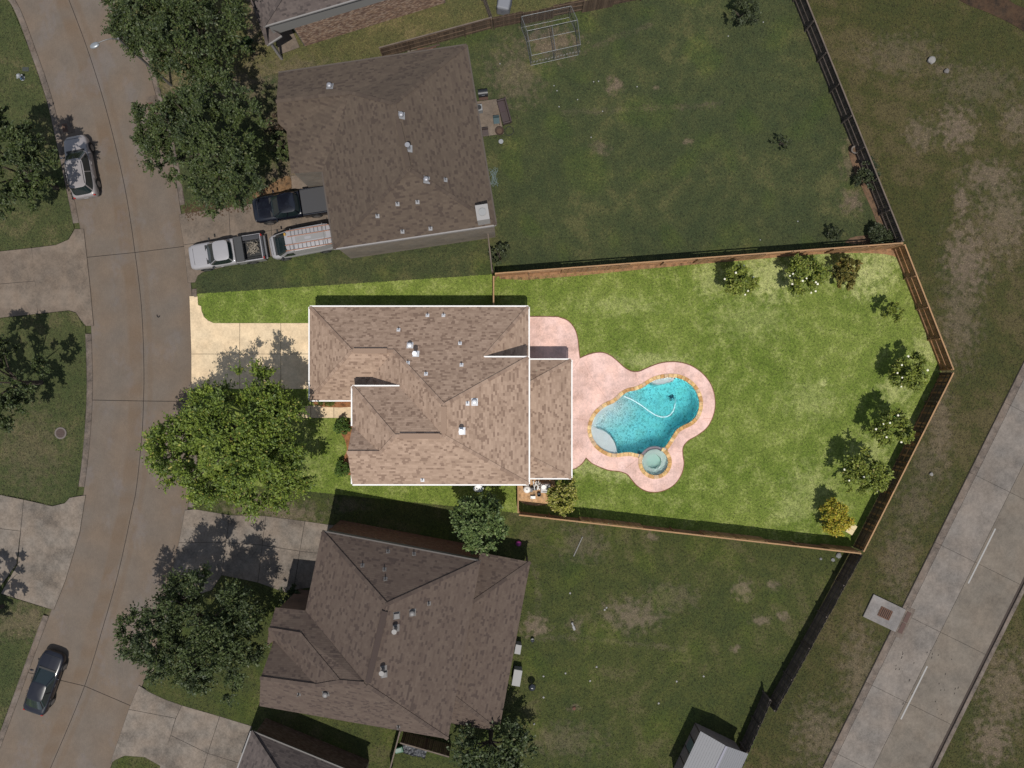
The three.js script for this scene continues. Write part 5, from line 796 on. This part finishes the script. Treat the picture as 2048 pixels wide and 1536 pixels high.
// ---------------------------------------------------------------- pool lot things
{
  const at = (x, y, h = .4) => { const p = P(x, y, h); return V(p.x, .06, p.z); };
  let g = thing('pool_filter', 'white round pool filter tank on the equipment pad', 'pool filter', at(1054, 979, .8)); part('tank', join([cyl(.27, .27, .7, 0, .45, 0, 26), new THREE.SphereGeometry(.27, 26, 10, 0, 6.3, 0, 1.57).scale(1, .5, 1).translate(0, .8, 0)]), mat([.72, .68, .64], .45), g); part('band', new THREE.TorusGeometry(.275, .02, 8, 28).rotateX(Math.PI / 2).translate(0, .45, 0), mat([.2, .2, .2], .4), g); part('valve', cyl(.05, .05, .12, 0, .98, 0, 12), mat([.3, .3, .3], .5), g);
  g = thing('pool_pump', 'black pool pump between the filter and the heater', 'pump', at(1067, 978)); part('motor', new THREE.CylinderGeometry(.11, .11, .4, 18).rotateZ(Math.PI / 2).translate(0, .2, -.05), mat([.02, .02, .022], .5), g); part('strainer', cyl(.12, .12, .26, -.16, .2, .12, 18), mat([.03, .03, .035], .4), g); part('base', box(.5, .05, .3, 0, .03, 0), blackTrim, g);
  g = thing('pipe_manifold', 'tangle of white pipes behind the pool pump', 'pipes', at(1073, 972)); const pm = mat([.7, .69, .66], .4), pr = rng(71); for (let i = 0; i < 7; i++) { const a = V(rr(pr, -.3, .3), .12 + .06 * i, rr(pr, -.4, -.1)), b = V(rr(pr, -.3, .3), .12 + .06 * i, rr(pr, .1, .4)); part('pipe', rod(a, b, .032, .032, 10), pm, g); } for (let i = 0; i < 4; i++) part('valve', cyl(.05, .05, .1, -.25 + .16 * i, .5, rr(pr, -.2, .3), 12), mat([.03, .03, .03], .5), g);
  g = thing('pool_heater', 'grey square pool heater with a round vent beside the shrub', 'heater', at(1091, 977, .9)); part('case', rbox(.72, .85, .66, .04, 0, .46, 0), mat([.42, .40, .39], .5), g); part('vent', join([cyl(.13, .13, .1, -.14, .92, -.12, 22), cyl(.17, .17, .03, -.14, .98, -.12, 22)]), mat([.68, .66, .64], .4), g); part('grille', box(.5, .02, .04, .02, .895, .24), blackTrim, g);
  g = thing('control_box', 'white box lying on the equipment pad', 'box', at(1066, 995, .3)); part('case', rbox(.38, .24, .22, .02, 0, .13, 0), mat([.74, .73, .7], .5), g); part('switch', box(.06, .02, .05, -.1, .255, .05), blackTrim, g);
  g = thing('flower_pot', 'dark empty pot on the equipment pad', 'pot', at(1078, 989, .2)); part('pot', new THREE.LatheGeometry([[0, .01], [.1, .01], [.13, .22], [.15, .22], [.15, .26], [.12, .26], [.1, .06], [0, .05]].map(([a, b]) => new THREE.Vector2(a, b)), 20), mat([.05, .06, .07], .6), g);
  const s = P(957, 972, 3.4); g = thing('satellite_dish', 'white satellite dish under the lower gutter of the pool house', 'satellite dish', V(s.x, 3.3, s.z - .15)); part('dish', new THREE.SphereGeometry(.5, 26, 10, 0, 6.3, 0, .62).scale(1.3, .7, 1).rotateX(.5).translate(0, -.05, .2), mat([.72, .71, .69], .5), g); part('arm', rod(V(0, .15, -.2), V(0, .15, .35), .02), mat([.3, .3, .3], .5), g); part('mount', box(.14, .2, .3, 0, .1, -.3), mat([.4, .4, .4], .5), g);
  g = thing('tan_bench', 'small tan lidded box beside the yellow green shrub', 'storage box', at(1701, 1057, .3), -.55); part('box', rbox(.55, .36, .78, .03, 0, .2, 0), mat([.52, .42, .24], .7), g); for (const q of [-1, 1]) part('lid', rbox(.58, .04, .39, .012, 0, .4, q * .2), mat([.58, .47, .27], .7), g);
}
// ---------------------------------------------------------------- lower yard things
{
  let p = P(1037, 1087, .25); const b = single('play_ball', new THREE.SphereGeometry(.22, 26, 18).translate(p.x, .26, p.z), phys([.23, .028, .16], .35), 'magenta play ball in the shade of the lower house', 'ball');
  single('white_pole', rod(P(1165, 1073).setY(.08), P(1147, 1112).setY(.08), .045, .045, 12), mat([.17, .165, .15], .6), 'straight white pole lying in the lower yard', 'pole');
  p = P(1149, 1259); single('plastic_bottle', new THREE.LatheGeometry([[0, 0], [.1, .01], [.11, .3], [.06, .38], [.08, .5], [.1, .62], [0, .64]].map(([a, c]) => new THREE.Vector2(a, c)), 16).rotateX(Math.PI / 2).rotateY(-2.8).translate(p.x, .13, p.z), mat([.24, .235, .23], .5), 'white hourglass shaped plastic toy lying in the lower yard', 'toy');
  const unit = (label, x, y, w, d) => { const q = P(x, y, .8), g = thing('heat_pump', label, 'outdoor unit', V(q.x, .034, q.z), -.17); part('case', rbox(w, .82, d, .03, 0, .43, 0), mat([.21, .205, .205], .6), g); part('lid', rbox(w + .03, .04, d + .03, .012, 0, .86, 0), mat([.225, .22, .22], .6), g); part('vent_slots', join([-1, 0, 1].map((i) => box(.02, .5, d * .8, w / 2 + .005, .2 + .2 * (i + 1), 0))), blackTrim, g); };
  unit('smaller white box unit beside the lower house porch', 1036, 1298, .42, .68); unit('larger white box unit beside the lower house porch', 1034, 1355, .6, 1.2);
  p = P(1064, 1374, .7); let g = thing('kettle_grill', 'black kettle grill standing on the lower lawn', 'grill', V(p.x, .034, p.z)); part('bowl', new THREE.SphereGeometry(.28, 24, 12, 0, 6.3, 1.57, 1.57).scale(1, .8, 1).translate(0, .7, 0), mat([.012, .012, .014], .35), g); part('lid', new THREE.SphereGeometry(.29, 24, 12, 0, 6.3, 0, 1.57).scale(1, .75, 1).translate(0, .71, 0), phys([.014, .015, .018], .2, { clearcoat: 1 }), g); part('handle', bar(V(-.07, .95, 0), V(.07, .95, 0), .03, .03), mat([.25, .25, .26], .4), g); for (let i = 0; i < 3; i++) { const a = i * 2.1 + .4; part('leg', rod(V(.18 * Math.cos(a), .55, .18 * Math.sin(a)), V(.32 * Math.cos(a), 0, .32 * Math.sin(a)), .014), galv, g); }
  p = P(1065, 1280, .2); g = thing('bucket', 'small white pail near the lower house porch', 'bucket', V(p.x, .034, p.z)); part('pail', new THREE.LatheGeometry([[0, .01], [.11, .01], [.14, .26], [.15, .26], [.14, .24], [.1, .03], [0, .03]].map(([a, c]) => new THREE.Vector2(a, c)), 18), mat([.2, .205, .21], .6), g); part('handle', new THREE.TorusGeometry(.14, .007, 6, 16, Math.PI).translate(0, .26, 0), galv, g);
  [[1131, 1346], [1193, 1333], [1087, 1352], [1213, 1215], [1209, 1219], [1317, 1406], [1353, 1362], [1407, 1352], [1068, 1447], [1180, 1361], [1087, 1394], [1140, 1186]].forEach(([x, y]) => pebble('litter', 'small pale scrap of litter on the lower yard grass', 'litter', x, y, .075, [.24, .23, .22], 'litter on the lower yard'));
  pebble('terracotta_pot', 'small rusty clod in the lower yard', 'clod', 1148, 1416, .13, [.10, .045, .028]);
  [[1676, 1110, .22], [1665, 1119, .15], [1641, 1117, .1]].forEach(([x, y, s], i) => pebble('concrete_lump', ['larger grey stone inside the corner of the lower yard', 'middle grey stone inside the corner of the lower yard', 'smallest grey stone inside the corner of the lower yard'][i], 'rock', x, y, s, [.15, .15, .15]));
  p = P(798, 1500, .4); g = thing('green_bin', 'green plastic bin behind the gate fence at the bottom', 'bin', V(p.x, .034, p.z), .25); part('tub', rbox(.62, .42, .44, .05, 0, .22, 0), mat([.012, .085, .04], .5), g); part('lid', rbox(.5, .05, .3, .02, -.05, .44, -.03), mat([.09, .15, .12], .5), g);
  const q = P(828, 1502, .2), tg = new THREE.PlaneGeometry(1.9, .7, 30, 12).rotateX(-Math.PI / 2), tp = tg.attributes.position; for (let i = 0; i < tp.count; i++) tp.setY(i, .16 + .14 * noise(tp.getX(i) * 2.2, tp.getZ(i) * 3) + .05 * noiseB(tp.getX(i) * 6, tp.getZ(i) * 6)); tg.computeVertexNormals(); single('crumpled_tarp', tg.rotateY(-.25).translate(q.x, .05, q.z), mat([.05, .052, .058], .5), 'crumpled dark grey tarp beside the green bin', 'tarp');
}
{ // shed
  const h = 2.2, a = P(1401, 1462, h), b = P(1496, 1507, h), d = b.clone().sub(a), W = d.length(), g = thing('garden_shed', 'garden shed with pale metal roof beside the lower fence', 'shed', V(a.x, .034, a.z), Math.atan2(-d.z, d.x));
  const L = 4.2, metal = mat([.165, .165, .175], .55, { metalness: .1 }), tan = grained([.17, .14, .128], 180, .5, .85, 1.1), trim = mat([.045, .028, .022], .8);
  part('wall', slab([[.25, .25], [W - .25, .25], [W - .25, L], [.25, L]], 0, 2.1), tan, g);
  const ridge = 2.75, roofHalf = (x0, x1, y0, y1) => { const list = [], n = 22; for (let i = 0; i < n; i++) { const t0 = i / n, t1 = (i + 1) / n, xa = mix(x0, x1, t0), xb = mix(x0, x1, t1), ya = mix(y0, y1, t0), yb = mix(y0, y1, t1); list.push(bar(V(xa, ya + .012 * (i % 2), L / 2), V(xb, yb + .012 * (i % 2), L / 2), L, .02, V(0, 1, 0))); } return join(list); };
  part('roof_panel', roofHalf(0, W / 2 - .015, h, ridge), metal, g); part('roof_panel', roofHalf(W / 2 + .015, W, ridge, h), metal, g); part('ridge_cap', box(.16, .03, L, W / 2, ridge + .03, L / 2), mat([.10, .10, .13], .5, { metalness: .3 }), g);
  const gbl = new THREE.BufferGeometry(); gbl.setAttribute('position', new THREE.Float32BufferAttribute([.25, 2.1, .27, W - .25, 2.1, .27, W / 2, ridge - .06, .27], 3)); gbl.computeVertexNormals(); part('gable_wall', gbl, tan, g);
  for (const [z, w] of [[.3, .05], [1.2, .05], [2.1, .05], [3.0, .05]]) part('wall_batten', box(.04, 2.05, w, .23, 1.05, z), trim, g); part('window', box(.03, 1.5, .78, .225, 1.2, 1.66), phys([.13, .16, .155], .15), g); part('corner_trim', box(W - .5, .06, .04, W / 2, 2.06, .23), trim, g);
}
{ const p = P(317, 631); single('tyre_scrap', new THREE.TorusGeometry(.1, .035, 6, 14, 3.6).rotateX(Math.PI / 2).scale(1, .5, 1.2).translate(p.x, .02, p.z), rubber, 'torn dark rubber scrap on the street', 'scrap'); }
{ // leaves fallen on the driveway under the dark tree
  const r = rng(88), n = 420, g = new THREE.PlaneGeometry(.1, .06).rotateX(-Math.PI / 2), o = new THREE.InstancedMesh(g, mat([.055, .030, .014], .95), n), M = new THREE.Matrix4(), q = new THREE.Quaternion(), e = new THREE.Euler();
  for (let i = 0; i < n; i++) { const u = r(), x = mix(370, 500, u) + 8 * (r() - .5), y = mix(424, 408, u) + 20 * (r() + r() - 1) , p = P(x, y); e.set(.3 * (r() - .5), r() * 6.28, .3 * (r() - .5)); q.setFromEuler(e); M.compose(V(p.x, .07, p.z), q, V(1, 1, 1).multiplyScalar(rr(r, .5, 1.4))); o.setMatrixAt(i, M); }
  o.name = 'fallen_leaves'; stuff(o); meta(o, 'brown fallen leaves scattered on the driveway under the dark tree', 'leaves'); scene.add(lit(o));
}
plantGrass();
renderer.setSize(1024, 768);
renderer.render(scene, camera);
